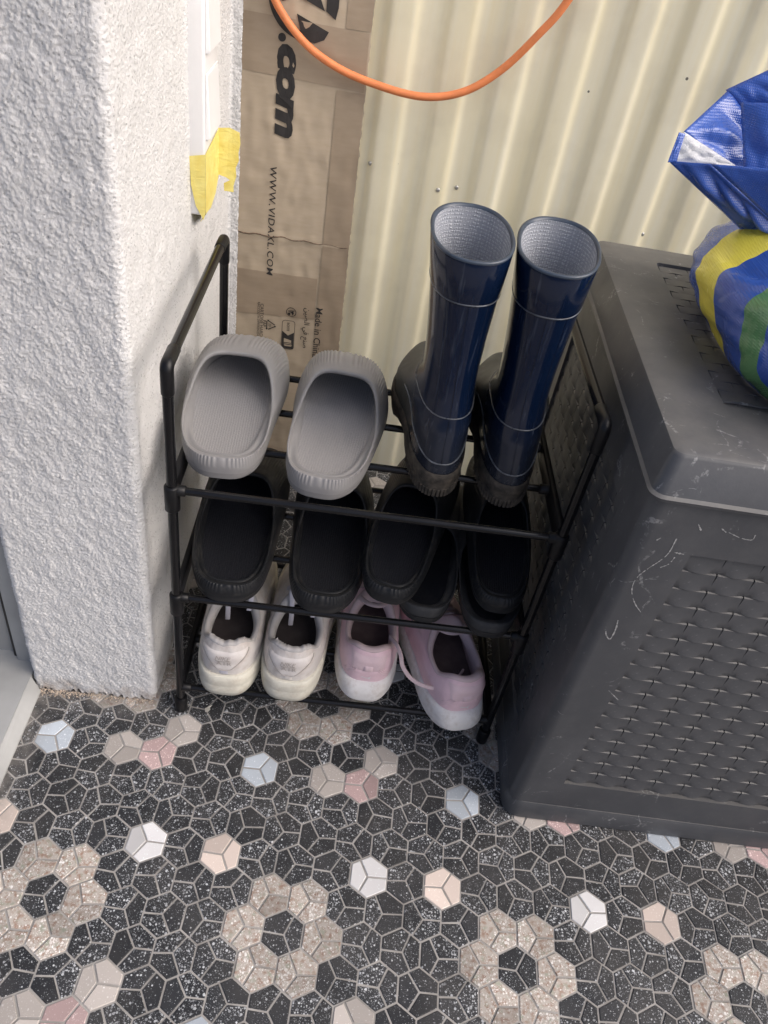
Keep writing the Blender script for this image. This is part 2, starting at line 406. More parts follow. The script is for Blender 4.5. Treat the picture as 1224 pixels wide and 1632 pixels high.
# crumbs of plaster and dry dirt along the wall foot
V, F = [], []
for i in range(420):
    x = rnd(-0.19, -0.04); y = YA - abs(random.gauss(0, 0.004)) - 0.001
    if random.random() < 0.25: x = rnd(-0.195, -0.15); y = YA - rnd(0, 0.012)
    s = rnd(0.0004, 0.0017); n0 = len(V); a = rnd(0, 6)
    for k in range(3): V.append((x + s * math.cos(a + k * 2.1) * rnd(.6, 1.4), y + s * math.sin(a + k * 2.1) * rnd(.6, 1.4), 0.0003))
    V.append((x, y, s * 0.9 + 0.0003)); F += [(n0, n0 + 1, n0 + 3), (n0 + 1, n0 + 2, n0 + 3), (n0 + 2, n0, n0 + 3)]
cr = mesh('plaster_crumbs', V, F, m_plain('crumb', (0.5, 0.42, 0.34), 0.9, 0.1, 0.5, 200)); cr['kind'] = 'stuff'
tag(cr, 'plaster crumbs and dry dirt along the foot of the white wall', 'dirt')

# ------------------------------------------------------------------ door frame and sill at the left edge
df = empty('door_frame', 'grey metal door frame beside the white wall at the left edge', 'door frame', (-0.20, 0.03, 0))
box('jamb', -0.030, -0.003, 0.004, 0.05, 0.012, 2.3, METAL, df, 0.002)
box('door_leaf', -0.80, -0.034, 0.018, 0.06, 0.016, 2.3, m_plain('door_paint', (0.30, 0.31, 0.315), 0.4, 0.5, 0.1, 8), df, 0.003)
box('seal_strip', -0.036, -0.029, 0.010, 0.05, 0.014, 2.3, m_plain('black_rubber_seal', (0.02, 0.02, 0.02), 0.6), df, 0.001)
sill = empty('door_sill', 'worn grey metal door sill lying on the floor left of the wall', 'sill', (-0.203, 0, 0))
v, f = loft([[(-0.8, y, z) for y, z in pr] + [] for pr in [[(0.05, 0), (0.05, 0.022), (-0.02, 0.022), (-0.26, 0.016), (-0.27, 0.0)]]] + [[(x, y, z) for y, z in [(0.05, 0), (0.05, 0.022), (-0.02, 0.022), (-0.26, 0.016), (-0.27, 0.0)]] for x in (0.0,)], True, True, True)
mesh('sill_plate', v, f, SILLM, sill)
v = [(0.0, 0.03, 0.0215), (0.014, 0.004, 0.004), (0.014, -0.27, 0.003), (0.0, -0.262, 0.0157), (0.014, 0.004, 0.0), (0.014, -0.27, 0.0)]
v = [(0.0002, 0.01, 0.0215), (0.0002, -0.26, 0.0157), (0.013, -0.262, 0.003), (0.013, 0.002, 0.003), (0.013, -0.262, -0.001), (0.013, 0.002, -0.001)]
mesh('sloped_edge', v, [(0, 1, 2, 3), (3, 2, 4, 5)], SILLM, sill)

# ------------------------------------------------------------------ corrugated cream sheet
PITCH, AMP = 0.0795, 0.0044
xs = np.arange(-0.06, 2.4, PITCH / 32); zs = np.array([0.0, 0.3, 0.6, 0.9, 1.2, 1.5])
ph = 2 * PI * (xs - 0.182) / PITCH
prof = AMP * np.tanh(2.6 * np.cos(ph))
P = np.zeros((len(zs), len(xs), 3)); P[:, :, 0] = xs[None]; P[:, :, 1] = 0.600 - prof[None]; P[:, :, 2] = zs[:, None]
sheet = empty('corrugated_sheet', 'cream corrugated plastic sheet wall behind the rack and the storage box', 'wall')
gridmesh('panel', P, CREAM, sheet)
SCREW = m_plain('screw_metal', (0.5, 0.5, 0.48), 0.35, 0.5, 0.2, 200, Metallic=0.6)
for (x, z) in ((0.163, 0.562), (0.298, 0.545), (0.27, 0.54), (0.60, 0.52)):
    pv = 0.600 - AMP * math.tanh(2.6 * math.cos(2 * PI * (x - 0.182) / PITCH))
    rings = [[(x + r * math.cos(t), pv + dy, z + r * math.sin(t)) for t in np.linspace(0, 2 * PI, 13)[:-1]] for r, dy in ((0.0034, 0.001), (0.0032, -0.0008), (0.002, -0.0016), (0.0006, -0.0018))]
    v, f = loft(rings, True, False, True); mesh('screw', v, f, SCREW, sheet, True)

# ------------------------------------------------------------------ flat carton leaning in the corner
carton = empty('cardboard_carton', 'flat brown cardboard carton with printed lettering standing in the wall corner', 'carton', (0.0, 0.573, 0.0), (0, math.radians(-0.7), 0))
CX0, CX1, CZ = -0.0305, 0.1525, 1.25
xs = np.linspace(CX0, CX1, 60); zs = np.linspace(0.002, CZ, 240)
fd = field(240, 60, 0.005, 0.06, 21); fd2 = field(240, 60, 0.005, 0.02, 22, 3.0)
crz = 0.4400 - 0.02 * (xs[None, :] - CX0) + 0.0015 * np.sin(xs[None, :] * 90)
cre = np.exp(-((zs[:, None] - crz) / 0.004) ** 2)
yy = -0.0004 * fd - 0.00012 * fd2 - 0.0016 * cre
P = np.zeros((240, 60, 3)); P[:, :, 0] = xs[None]; P[:, :, 1] = yy; P[:, :, 2] = zs[:, None]
P[:, -1, 0] += 0.0006 * np.random.RandomState(4).randn(240)
gridmesh('front_panel', P, CARD, carton)
def cardy(x, z):
    i = min(239, max(0, int(round((z - 0.002) / (CZ - 0.002) * 239)))); j = min(59, max(0, int(round((x - CX0) / (CX1 - CX0) * 59)))); return yy[i, j]
box('board', CX0 + 0.0008, CX1 - 0.001, 0.0022, 0.0125, 0.001, CZ - 0.002, CARD, carton, 0.001)
# torn slit between the flaps
pts = [(x, cardy(x, 0.44) - 0.0001, 0.4400 - 0.02 * (x - CX0) + 0.0012 * math.sin(x * 170) + rnd(-.0004, .0004)) for x in np.linspace(CX0, CX1 - 0.002, 50)]
rings = [[(p[0], p[1], p[2] + w), (p[0], p[1] - 0.0012, p[2] + w * 0.4), (p[0], p[1], p[2] - w)] for i, p in enumerate(pts) for w in [0.0012 if i < 25 else 0.0008]]
v, f = loft(rings, True, True, True); mesh('flap_seam', v, f, m_plain('torn_paper', (0.20, 0.15, 0.11), 0.9, 0.1, 0.4, 300), carton, True)
def strip(poly, lift, mat, name='packing_tape', nx=18, nz=14):
    a, b, c, d = [Vector((p[0], p[1])) for p in poly]      # lower-left, lower-right, upper-right, upper-left
    Pp = np.zeros((nz, nx, 3))
    for i in range(nz):
        for j in range(nx):
            q = a.lerp(b, j / (nx - 1)).lerp(d.lerp(c, j / (nx - 1)), i / (nz - 1)); Pp[i, j] = (q.x, cardy(q.x, q.y) - lift - 0.0002 * abs(math.sin(j * 1.7 + i)), q.y)
    return gridmesh(name, Pp, mat, carton)
strip(((CX0 + 0.0005, 0.668), (0.150, 0.660), (0.150, 0.732), (CX0 + 0.0005, 0.738)), 0.0006, PTAPE)
strip(((0.108, 0.02), (0.1515, 0.02), (0.1515, 0.6585), (0.1125, 0.6585)), 0.0008, PTAPE, nx=10, nz=80)
strip(((CX0 + 0.0005, 0.302), (0.1065, 0.306), (0.1065, 0.3785), (CX0 + 0.0005, 0.3800)), 0.0006, PTAPE)
strip(((0.118, 0.734), (0.1515, 0.734), (0.1515, 1.2), (0.118, 1.2)), 0.0007, PTAPE, nx=8, nz=60)
strip(((CX0 + 0.0005, 0.80), (0.1175, 0.80), (0.1175, 0.87), (CX0 + 0.0005, 0.87)), 0.0006, PTAPE)
def ink(name, v, f, x0, ztop, ang=-PI / 2, lift=0.0013, size=None):
    """lay flat lettering on the carton; text runs downwards from ztop, its baseline at x0"""
    c, s = math.cos(ang), math.sin(ang); out = []
    for p in v:
        X, Z = x0 + c * p[0] - s * p[1], ztop + s * p[0] + c * p[1]
        out.append((X, cardy(min(max(X, CX0), CX1), Z) - lift, Z))
    return mesh(name, out, f, INK, carton)
def fit(v, length):
    a, b = min(p[0] for p in v), max(p[0] for p in v); k = length / (b - a); return [((p[0] - a) * k, p[1] * k) for p in v]
def fit2(v, length, height):
    a, b = min(p[0] for p in v), max(p[0] for p in v); c, d = min(p[1] for p in v), max(p[1] for p in v)
    return [((p[0] - a) * length / (b - a), (p[1] - c) * height / (d - c)) for p in v]
v, f = text_vf('com', 1, 0.18, 0.055, spacing=0.92); ink('printed_lettering', fit2(v, 0.119, 0.0265), f, 0.0285, 0.7055)
def disc(x, z, r, n=20): return [(x + r * math.cos(t), z + r * math.sin(t)) for t in np.linspace(0, 2 * PI, n + 1)[:-1]]
def flat(name, poly, faces=None, lift=0.0013, mat=None):
    return mesh(name, [(x, cardy(min(max(x, CX0), CX1), z) - lift, z) for x, z in poly], faces or [tuple(range(len(poly)))], mat or INK, carton)
flat('printed_dot', disc(0.0345, 0.7127, 0.0052))
def ringpoly(cx, cz, r0, r1, a0, a1, n=24):
    t = np.linspace(a0, a1, n + 1); pts = [(cx + r0 * math.cos(k), cz + r0 * math.sin(k)) for k in t] + [(cx + r1 * math.cos(k), cz + r1 * math.sin(k)) for k in t]
    return pts, [(i, i + 1, n + 2 + i, n + 1 + i) for i in range(n)]
# the logo above the lettering: a bowl, a segment and a leaning figure cut by the top of the picture
pl_, fc = ringpoly(0.066, 0.763, 0.040, 0.0515, -2.95, -1.1); flat('printed_logo', pl_, fc)
flat('printed_logo', [(0.0525, 0.7425), (0.0960, 0.7265), (0.0905, 0.7165), (0.0780, 0.7110), (0.0665, 0.7135), (0.0585, 0.7235)])
flat('printed_logo', [(0.0905, 0.7500), (0.1035, 0.7415), (0.1065, 0.7555), (0.1065, 0.7900), (0.0905, 0.7900)])
flat('printed_logo', [(0.0500, 0.7640), (0.0890, 0.7495), (0.0800, 0.7680), (0.0760, 0.7900), (0.0500, 0.7900)])
flat('printed_logo', [(0.0240, 0.7800), (0.0395, 0.7800), (0.0370, 0.7640), (0.0440, 0.7580), (0.0330, 0.7540), (0.0270, 0.7620)])
v, f = text_vf('WWW.VIDAXL.COM', 1, 0.12, 0.006, spacing=1.12); ink('printed_lettering', fit2(v, 0.170, 0.0100), f, 0.0245, 0.5445)
v, f = text_vf('Made in China', 1, 0.0, 0.004); ink('printed_lettering', fit(v, 0.093), f, 0.1085, 0.3285)
# Arabic line in joined presentation forms, written in visual order
v, f = text_vf('\uFEE6\uFEF4\uFEBC\uFEDF\uFE8D \uFEF2\uFED3 \uFECA\uFEE8\uFEBB', 1, 0.0, 0.004)
if len(f) > 3: ink('printed_lettering', fit(v, 0.075), f, 0.0905, 0.3255)
v, f = text_vf('CARTONE HARD', 1, 0.0, 0.0); ink('printed_lettering', fit(v, 0.060), f, 0.0165, 0.3225)
v, f = text_vf('RACCOLTA DIFFERENZIATA', 1, 0.0, 0.0); ink('printed_lettering', fit(v, 0.070), f, 0.0118, 0.3250)
v, f = text_vf('PAP', 1, 0.0, 0.004); ink('printed_lettering', fit(v, 0.012), f, 0.0215, 0.2930)
v, f = text_vf('20', 1, 0.0, 0.004); ink('printed_lettering', fit(v, 0.0060), f, 0.0310, 0.2885)
# recycling triangle
tri = [Vector((0.0440, 0.2853)), Vector((0.0280, 0.2950)), Vector((0.0280, 0.2756))]
for i in range(3):
    a, b = tri[i], tri[(i + 1) % 3]; d = (b - a).normalized(); n = Vector((-d.y, d.x)) * 0.0008
    a2, b2 = a + d * 0.0028, b - d * 0.0036
    flat('printed_triangle', [tuple(a2 + n), tuple(a2 - n), tuple(b2 - n), tuple(b2 + n)])
    flat('printed_triangle', [tuple(b2 + n * 2.6), tuple(b2 - n * 2.6), tuple(b2 + d * 0.0034)])
pl_, fc = ringpoly(0.0678, 0.3146, 0.0074, 0.0084, 0, 2 * PI, 32); flat('printed_roundel', pl_, fc)
for q in ([(0.0620, 0.3165), (0.0735, 0.3185), (0.0735, 0.3172), (0.0630, 0.3150)], [(0.0660, 0.3140), (0.0712, 0.3165), (0.0722, 0.3120), (0.0700, 0.3085), (0.0690, 0.3120)], [(0.0620, 0.3120), (0.0655, 0.3135), (0.0665, 0.3095), (0.0640, 0.3080)]): flat('printed_roundel', q)
def rrect(x0, x1, z0, z1, r, n=5):
    out = []
    for (cx, cz, a) in ((x1 - r, z1 - r, 0), (x0 + r, z1 - r, PI / 2), (x0 + r, z0 + r, PI), (x1 - r, z0 + r, 1.5 * PI)):
        out += [(cx + r * math.cos(a + t), cz + r * math.sin(a + t)) for t in np.linspace(0, PI / 2, n)]
    return out
oa, ob = rrect(0.0535, 0.0755, 0.2440, 0.2985, 0.0050), rrect(0.0543, 0.0747, 0.2448, 0.2977, 0.0044)
n = len(oa); flat('printed_panel', oa + ob, [(i, (i + 1) % n, n + (i + 1) % n, n + i) for i in range(n)])
flat('printed_panel', [(0.0546, 0.2780), (0.0645, 0.2705), (0.0744, 0.2770), (0.0744, 0.2455), (0.0546, 0.2455)], [(0, 1, 4), (1, 3, 4), (1, 2, 3)])
v, f = text_vf('BOITE', 1, 0.0, 0.01); ink('printed_lettering', fit(v, 0.0155), f, 0.0620, 0.2940)
flat('printed_panel', [(0.0580, 0.2500), (0.0710, 0.2500), (0.0720, 0.2530), (0.0580, 0.2530)], lift=0.0016, mat=CARD)
flat('printed_panel', [(0.0580, 0.2545), (0.0712, 0.2545), (0.0712, 0.2560), (0.0580, 0.2560)], lift=0.0016, mat=CARD)
flat('printed_panel', [(0.0580, 0.2575), (0.0705, 0.2575), (0.0705, 0.2620), (0.0580, 0.2650)], lift=0.0016, mat=CARD)

# ------------------------------------------------------------------ orange cable
OR = m_plain('orange_cable_sheath', (0.74, 0.24, 0.09), 0.5, 0.4, 0.1, 60)
cpts = [(-0.045, 0.560, 1.10), (-0.020, 0.560, 0.90), (0.0005, 0.560, 0.795), (0.017, 0.560, 0.756), (0.052, 0.560, 0.717), (0.096, 0.560, 0.6935), (0.150, 0.560, 0.679), (0.218, 0.560, 0.6735), (0.275, 0.560, 0.687), (0.322, 0.560, 0.7205), (0.360, 0.560, 0.767), (0.386, 0.560, 0.812), (0.42, 0.562, 0.90), (0.46, 0.565, 1.05), (0.48, 0.57, 1.3)]
cpts = [(a_ + rnd(-.0012, .0012), b_ + rnd(-.002, .002), c_ + rnd(-.0012, .0012)) for a_, b_, c_ in cpts]
cb = tube('orange_cable', spline(cpts, 8), 0.0051, OR, seg=14)
tag(cb, 'orange electric cable hanging in a loop in front of the cream sheet', 'cable')

# ------------------------------------------------------------------ light switch and yellow tape
sw = empty('light_switch', 'white surface mounted double light switch on the bright side of the wall', 'switch', (XC, 0.28, 0.575))
box('housing', -0.006, 0.0165, 0.0, 0.076, 0.0, 0.30, WHITEP, sw, 0.003, 3)
for z0 in (0.083, 0.168):
    v = [(0.0168, 0.006, z0), (0.0168, 0.070, z0), (0.0168, 0.070, z0 + 0.066), (0.0168, 0.006, z0 + 0.066), (0.0215, 0.007, z0 + 0.001), (0.0215, 0.069, z0 + 0.001), (0.0182, 0.069, z0 + 0.065), (0.0182, 0.007, z0 + 0.065)]
    bm = bmesh.new(); vs = [bm.verts.new(p) for p in v]
    for q in ((4, 5, 6, 7), (0, 1, 5, 4), (1, 2, 6, 5), (2, 3, 7, 6), (3, 0, 4, 7)): bm.faces.new([vs[i] for i in q])
    bmesh.ops.bevel(bm, geom=list(bm.edges), offset=0.0008, segments=2, affect='EDGES')
    bm_obj('rocker', bm, WHITEP, sw, True, 40)
def m_ytape():
    m = NT('yellow_masking_tape'); p = m.obj()
    c = m.ramp(m.noise(p, 70, 4), [(0.3, (0.76, 0.62, 0.15)), (0.7, (0.84, 0.75, 0.26))])
    m.bump(m.noise(m.scalevec(p, (60, 60, 170)), 1.0, 4, 0.6, 0.5), 0.45, 0.003); return m.base(c, 0.45, 0.4)
YTAPE = m_ytape()
yt = empty('yellow_tape', 'torn yellow masking tape stuck round the lower end of the switch', 'tape', (XC, 0.28, 0.575))
def sheetpoly(name, pts, nrmv, mat, parent, th=0.0004):
    n = Vector(nrmv).normalized() * th; k = len(pts)
    v = [tuple(Vector(p)) for p in pts] + [tuple(Vector(p) + n) for p in pts]
    f = [tuple(range(k - 1, -1, -1)), tuple(range(k, 2 * k))] + [(i, (i + 1) % k, k + (i + 1) % k, k + i) for i in range(k)]
    return mesh(name, v, f, mat, parent)
rag = lambda a, b, n, amp: [tuple(Vector(a).lerp(Vector(b), i / n) + Vector((0, rnd(-amp, amp), rnd(-amp, amp)))) for i in range(n)]
sheetpoly('side_strip', [(-0.0005, -0.0012, 0.066), (0.0172, -0.0012, 0.070), (0.0172, -0.0012, 0.006), (0.0150, -0.0012, -0.004), (0.006, -0.0012, 0.012), (0.001, -0.0012, 0.035)], (0, -1, 0), YTAPE, yt)
sheetpoly('front_strip', [(0.0174, -0.0014, 0.070)] + [(0.0174, 0.077, 0.076)] + [(0.0174, 0.0775, 0.022), (0.0174, 0.06, 0.008), (0.0174, 0.03, 0.000), (0.0174, -0.0014, 0.004)], (1, 0, 0), YTAPE, yt)
fl = [(0.0170, 0.0775, 0.0765), (0.030, 0.081, 0.0775), (0.0415, 0.083, 0.0730)] + [(0.0425, 0.083, 0.060), (0.0405, 0.083, 0.050), (0.0412, 0.083, 0.041), (0.0375, 0.083, 0.032), (0.0385, 0.083, 0.022), (0.0352, 0.083, 0.010), (0.0355, 0.083, 0.002), (0.024, 0.081, 0.003), (0.0235, 0.081, 0.012), (0.031, 0.082, 0.0165), (0.026, 0.081, 0.0195), (0.0170, 0.0775, 0.0230)]
sheetpoly('loose_strip', fl, (0.2, -1, 0), YTAPE, yt)
sheetpoly('lower_strip', [(0.0172, 0.0, 0.003), (0.0172, 0.060, 0.010), (0.011, 0.080, -0.006), (0.006, 0.078, -0.018), (0.005, 0.050, -0.022), (0.008, 0.012, -0.012)], (0.8, 0, -0.5), YTAPE, yt)

# ------------------------------------------------------------------ shoe rack
BLK = m_plain('black_powder_coated_steel', (0.006, 0.006, 0.007), 0.17, 0.35, 0.2, 30, 0.04)
PLA = m_plain('black_matt_plastic', (0.007, 0.007, 0.008), 0.36, 0.28, 0.2, 60, 0.1)
RW, RD, RH = 0.42, 0.298, 0.5448; SH = (0.050, 0.2272, 0.3941); RODY = (0.0, 0.083, 0.165, 0.244)
rack = empty('shoe_rack', 'black metal three tier shoe rack standing on the terrazzo floor', 'rack')
for x in (0, RW):
    s = 1 if x == 0 else -1
    for y in (0, RD):
        zlev = [0.028] + [h - 0.026 for h in SH[1:]] + [RH - 0.030]
        for a, b in ((0.028, SH[1] - 0.024), (SH[1] + 0.006, SH[2] - 0.024), (SH[2] + 0.006, RH - 0.028)):
            tube('post', [(x, y, a - 0.004), (x, y, b + 0.004)], 0.0056, BLK, rack, 20)
        tube('foot', [(x, y, 0.0), (x, y, 0.0025), (x, y, 0.026), (x, y, 0.0275)], [0.0070, 0.0082, 0.0084, 0.0074], PLA, rack, 20)
        for h in SH[1:]: tube('connector', [(x, y, h - 0.028), (x, y, h - 0.0265), (x, y, h + 0.0045), (x, y, h + 0.006)], [0.0072, 0.0083, 0.0083, 0.0072], PLA, rack, 20)
        d = 1 if y == 0 else -1
        arc = [(x, y, RH - 0.032), (x, y, RH - 0.030)] + [(x, y + d * (0.0065 - 0.0065 * math.cos(t)), RH - 0.0065 + 0.0065 * math.sin(t)) for t in np.linspace(0, PI / 2, 7)] + [(x, y + d * 0.030, RH), (x, y + d * 0.0315, RH)]
        tube('elbow', arc, [0.0058] + [0.0066] * (len(arc) - 2) + [0.0058], PLA, rack, 18)
    tube('top_rail', [(x, 0.030, RH), (x, RD - 0.030, RH)], 0.0056, BLK, rack, 20)
    for h in SH:
        # moulded side bar that carries the rods
        bm = boxbm(min(x, x + s * 0.0001) - 0.004, max(x, x + s * 0.0001) + 0.004, 0.007, RD - 0.007, h - 0.013, h + 0.009, 0.002)
        bm_obj('side_bar', bm, PLA, rack, True, 50)
        for y in RODY:
            tube('rod_socket', [(x + s * 0.003, y, h), (x + s * 0.014, y, h), (x + s * 0.0148, y, h)], [0.0062, 0.0060, 0.0050], PLA, rack, 14)
for h in SH:
    for y in RODY: tube('rod', [(0.008, y, h), (RW - 0.008, y, h)], 0.0043, BLK, rack, 18)

# ------------------------------------------------------------------ foam slides
def m_foam(name, c, rough=0.55, dust=0.0, spec=0.35):
    m = NT(name); p = m.obj()
    col = m.ramp(m.noise(p, 18, 4), [(0.3, tuple(x * 0.9 for x in c)), (0.7, tuple(min(1, x * 1.08) for x in c))])
    if dust:
        sx = m.node('SeparateXYZ'); m.set(sx.inputs[0], p)
        d = m.math('MULTIPLY', m.ramp(m.noise(p, 45, 5, 0.65), [(0.50, 0), (0.8, 1)]), dust)
        col = m.mix(d, col, (0.30, 0.27, 0.23))
    m.bump(m.noise(p, 500, 3), 0.12, 0.0005)
    return m.base(col, rough, spec)
def m_bed(name, c, rough=0.6):
    m = NT(name); p = m.obj()
    vo = m.voro(m.scalevec(p, (1.0, 1.3, 0.0)), 360, rnd=0.25)
    h = m.ramp(vo.outputs['Distance'], [(0.15, 1), (0.55, 0)])
    col = m.mix(m.math('MULTIPLY', h, 0.35), c, tuple(min(1, x * 1.5) for x in c))
    m.bump(h, 0.55, 0.0009); return m.base(col, rough, 0.35)
GREYF, GREYB = m_foam('grey_foam', (0.245, 0.24, 0.24), 0.5, 0.15), m_bed('grey_footbed', (0.265, 0.26, 0.262), 0.5)
GREYS = m_foam('grey_foam_sole', (0.20, 0.195, 0.195), 0.7)
BLKF, BLKB = m_foam('black_foam_worn', (0.015, 0.016, 0.018), 0.45, 0.16, 0.25), m_bed('black_footbed', (0.008, 0.009, 0.013), 0.5)
BLKS = m_foam('black_foam_sole', (0.018, 0.018, 0.019), 0.75, 0.08)
FELT = m_foam('black_felt', (0.008, 0.009, 0.012), 0.95, 0.03, 0.1)
BLK2 = m_foam('black_rubber_slipper', (0.028, 0.029, 0.031), 0.6, 0.18)

def slide(name, label, group, loc, yaw, L=0.268, Wd=0.108, mats=(GREYF, GREYB, GREYS), mir=1, pitch=0.0, roll=0.0,
          rib=0.0014, nrib=92, h=1.0, lip0=0.0255, strap=0.035, open_f=0.625, lipw=0.385, ribs_side=False, hf=0.85):
    root = empty(name, label, 'slide', loc, (pitch, roll, yaw), group)
    N = 368; ph = [2 * PI * k / N for k in range(N)]
    def wf(yn): return hf - 0.01 * math.sin(PI * min(1, yn / 0.6)) + (1 - hf) * sm(0.25, 0.75, yn)
    def bend(yn): return mir * (0.010 * (yn - 0.45) - 0.006 * math.sin(PI * yn))
    def outl(t, k=1.0, y0=0.0, y1=1.0):
        c, s = math.cos(t), math.sin(t); yn = 0.5 + 0.5 * sp(s, 0.68); yn2 = y0 + (y1 - y0) * yn
        return Vector((Wd / 2 * k * sp(c, 0.68) * wf(yn2) + bend(yn2), L * yn2))
    y0o = 0.036; yc, ya = (y0o + open_f) / 2 * L, (open_f - y0o) / 2 * L
    def opn(t, k=1.0):
        c, s = math.cos(t), math.sin(t); y = yc + ya * k * sp(s, 0.70)
        return Vector((Wd * lipw * k * sp(c, 0.66) * (0.96 + 0.06 * sm(-1, 0.4, s)) + bend(y / L), y))
    def zl(s): return h * (lip0 + 0.007 * sm(-0.7, 0.1, s) + strap * sm(0.05, 1, s))
    def zsh(s): return h * (0.0145 + 0.020 * sm(-0.1, 0.9, s))
    R = []
    def ring(fn): R.append([fn(t, math.sin(t)) for t in ph])
    ring(lambda t, s: (*outl(t, 0.76, 0.065, 0.90), 0.0195 * h))
    ring(lambda t, s: (*(outl(t, 0.80, 0.055, 0.92)), 0.024 * h))
    def inner(q):
        def fn(t, s):
            a, b = outl(t, 0.80, 0.055, 0.92), opn(t, 1.0); p = a.lerp(b, q); return (p.x, p.y, 0.024 * h + (zl(s) - 0.0045 * h - 0.024 * h) * (1 - (1 - q) ** 2))
        return fn
    ring(inner(0.35)); ring(inner(0.72)); ring(lambda t, s: (*opn(t, 0.985), zl(s) - 0.0045 * h)); ring(lambda t, s: (*opn(t, 0.99), zl(s) - 0.0012))
    ring(lambda t, s: (*opn(t, 1.015), zl(s))); ring(lambda t, s: (*opn(t, 1.05), zl(s) - 0.0002)); 
    for b in (0.10, 0.14, 0.22, 0.32, 0.44, 0.56, 0.68, 0.78, 0.86, 0.92, 1.0):
        def fn(t, s, b=b):
            a, o = opn(t, 1.05), outl(t, 1.0); p = a.lerp(o, 1 - (1 - b) ** 1.35)
            z = zl(s) + (zsh(s) - zl(s)) * b ** 1.7
            if strap > 0.02: z -= 0.0045 * h * math.exp(-((b - 0.80) / 0.07) ** 2) * sm(0.45, 0.8, s)
            win = max(sm(0.42, 0.66, -s), sm(0.35, 0.62, s) * (b < 0.8)) if not ribs_side else 1.0
            wb = sm(0.10, 0.18, b) * (1 - (sm(0.84, 0.95, b) if s > 0 else sm(0.97, 1.0, b)))
            rr = math.cos(nrib * t * (1.0 if s < 0 else 0.8696)); rr = math.copysign(abs(rr) ** 0.6, rr)
            z += rib * rr * win * wb * (1.0 if s < 0 else 0.6)
            return (p.x, p.y, z)
        ring(fn)
    ring(lambda t, s: (*outl(t, 1.012), zsh(s) * 0.8)); ring(lambda t, s: (*outl(t, 1.0), 0.0095)); ring(lambda t, s: (*outl(t, 0.985), 0.0072))
    v, f = loft(R); mesh('shell', v, f, mats[0], root, True)
    n2 = 60; ph2 = [2 * PI * k / n2 for k in range(n2)]
    B = [[(*(Vector((bend(0.48), L * 0.48)).lerp(outl(t, 0.775, 0.06, 0.905), q)), h * (0.0165 + 0.0035 * q ** 3) + 0.004 * sm(0.1, 0.8, math.sin(t)) * q) for t in ph2] for q in (0.02, 0.3, 0.55, 0.75, 0.9, 1.0)]
    v, f = loft(B, True, True); mesh('footbed', v, f, mats[1], root, True)
    Sx = [[(*outl(t, k), z) for t in ph2] for k, z in ((0.93, 0.0002), (0.965, 0.0012), (0.975, 0.0072), (0.95, 0.0085))]
    v, f = loft(Sx, True, True, True); mesh('sole', v, f, mats[2], root, True, sharp=40)
    return root
Z1, Z2, Z3 = SH[2] + 0.0049, SH[1] + 0.0049, SH[0] + 0.0049
GS = 'pair of grey foam slides on the top shelf'
slide('foam_slide', 'left grey foam slide on the top shelf, beside the white wall', GS, (0.0510, 0.022, Z1), math.radians(3), mir=1, L=0.240, Wd=0.120)
slide('foam_slide', 'right grey foam slide on the top shelf, between its twin and the boots', GS, (0.1455, 0.010, Z1), math.radians(-6), mir=-1, L=0.245, Wd=0.116)
BM = (BLKF, BLKB, BLKS); BS = 'pair of large black slides on the middle shelf'
slide('foam_slide', 'leftmost worn black foam slide on the middle shelf, close to the white wall', BS, (0.064, -0.004, Z2), math.radians(2), mats=BM, mir=1, Wd=0.113, L=0.262, hf=0.92)
slide('foam_slide', 'second black foam slide from the left on the middle shelf', BS, (0.165, -0.004, Z2), math.radians(-2), mats=BM, mir=-1, Wd=0.109, L=0.262, hf=0.92)
US = 'pair of plain black slippers lying under other slides'
for x, yw, lab, mr, yy_ in ((0.299, -3, 'plain black slipper lying underneath the third black slide', 1, 0.000), (0.370, -2, 'plain black slipper lying underneath the rightmost black slide', -1, -0.012)):
    slide('flat_slipper', lab, US, (x, yy_, Z2), math.radians(yw), L=0.262, Wd=0.096, mats=(BLK2, FELT, BLKS), mir=mr, rib=0, h=0.70, lip0=0.030, strap=0.018, lipw=0.40, open_f=0.54)
TS = 'pair of black slides with dimpled footbeds lying on other slippers'
slide('foam_slide', 'third black slide on the middle shelf, dimpled and turned to the right', TS, (0.249, -0.002, Z2 + 0.0275), math.radians(-12), L=0.262, Wd=0.098, mats=BM, mir=1, pitch=math.radians(3.5), nrib=74, rib=0.0007, lipw=0.36, h=0.9, open_f=0.56, hf=0.9)
slide('foam_slide', 'rightmost black slide on the middle shelf below the right boot', TS, (0.376, 0.004, Z2 + 0.0275), math.radians(-3), L=0.262, Wd=0.090, mats=BM, mir=-1, pitch=math.radians(3.5), nrib=74, rib=0.0007, lipw=0.36, h=0.9, open_f=0.56, hf=0.9)

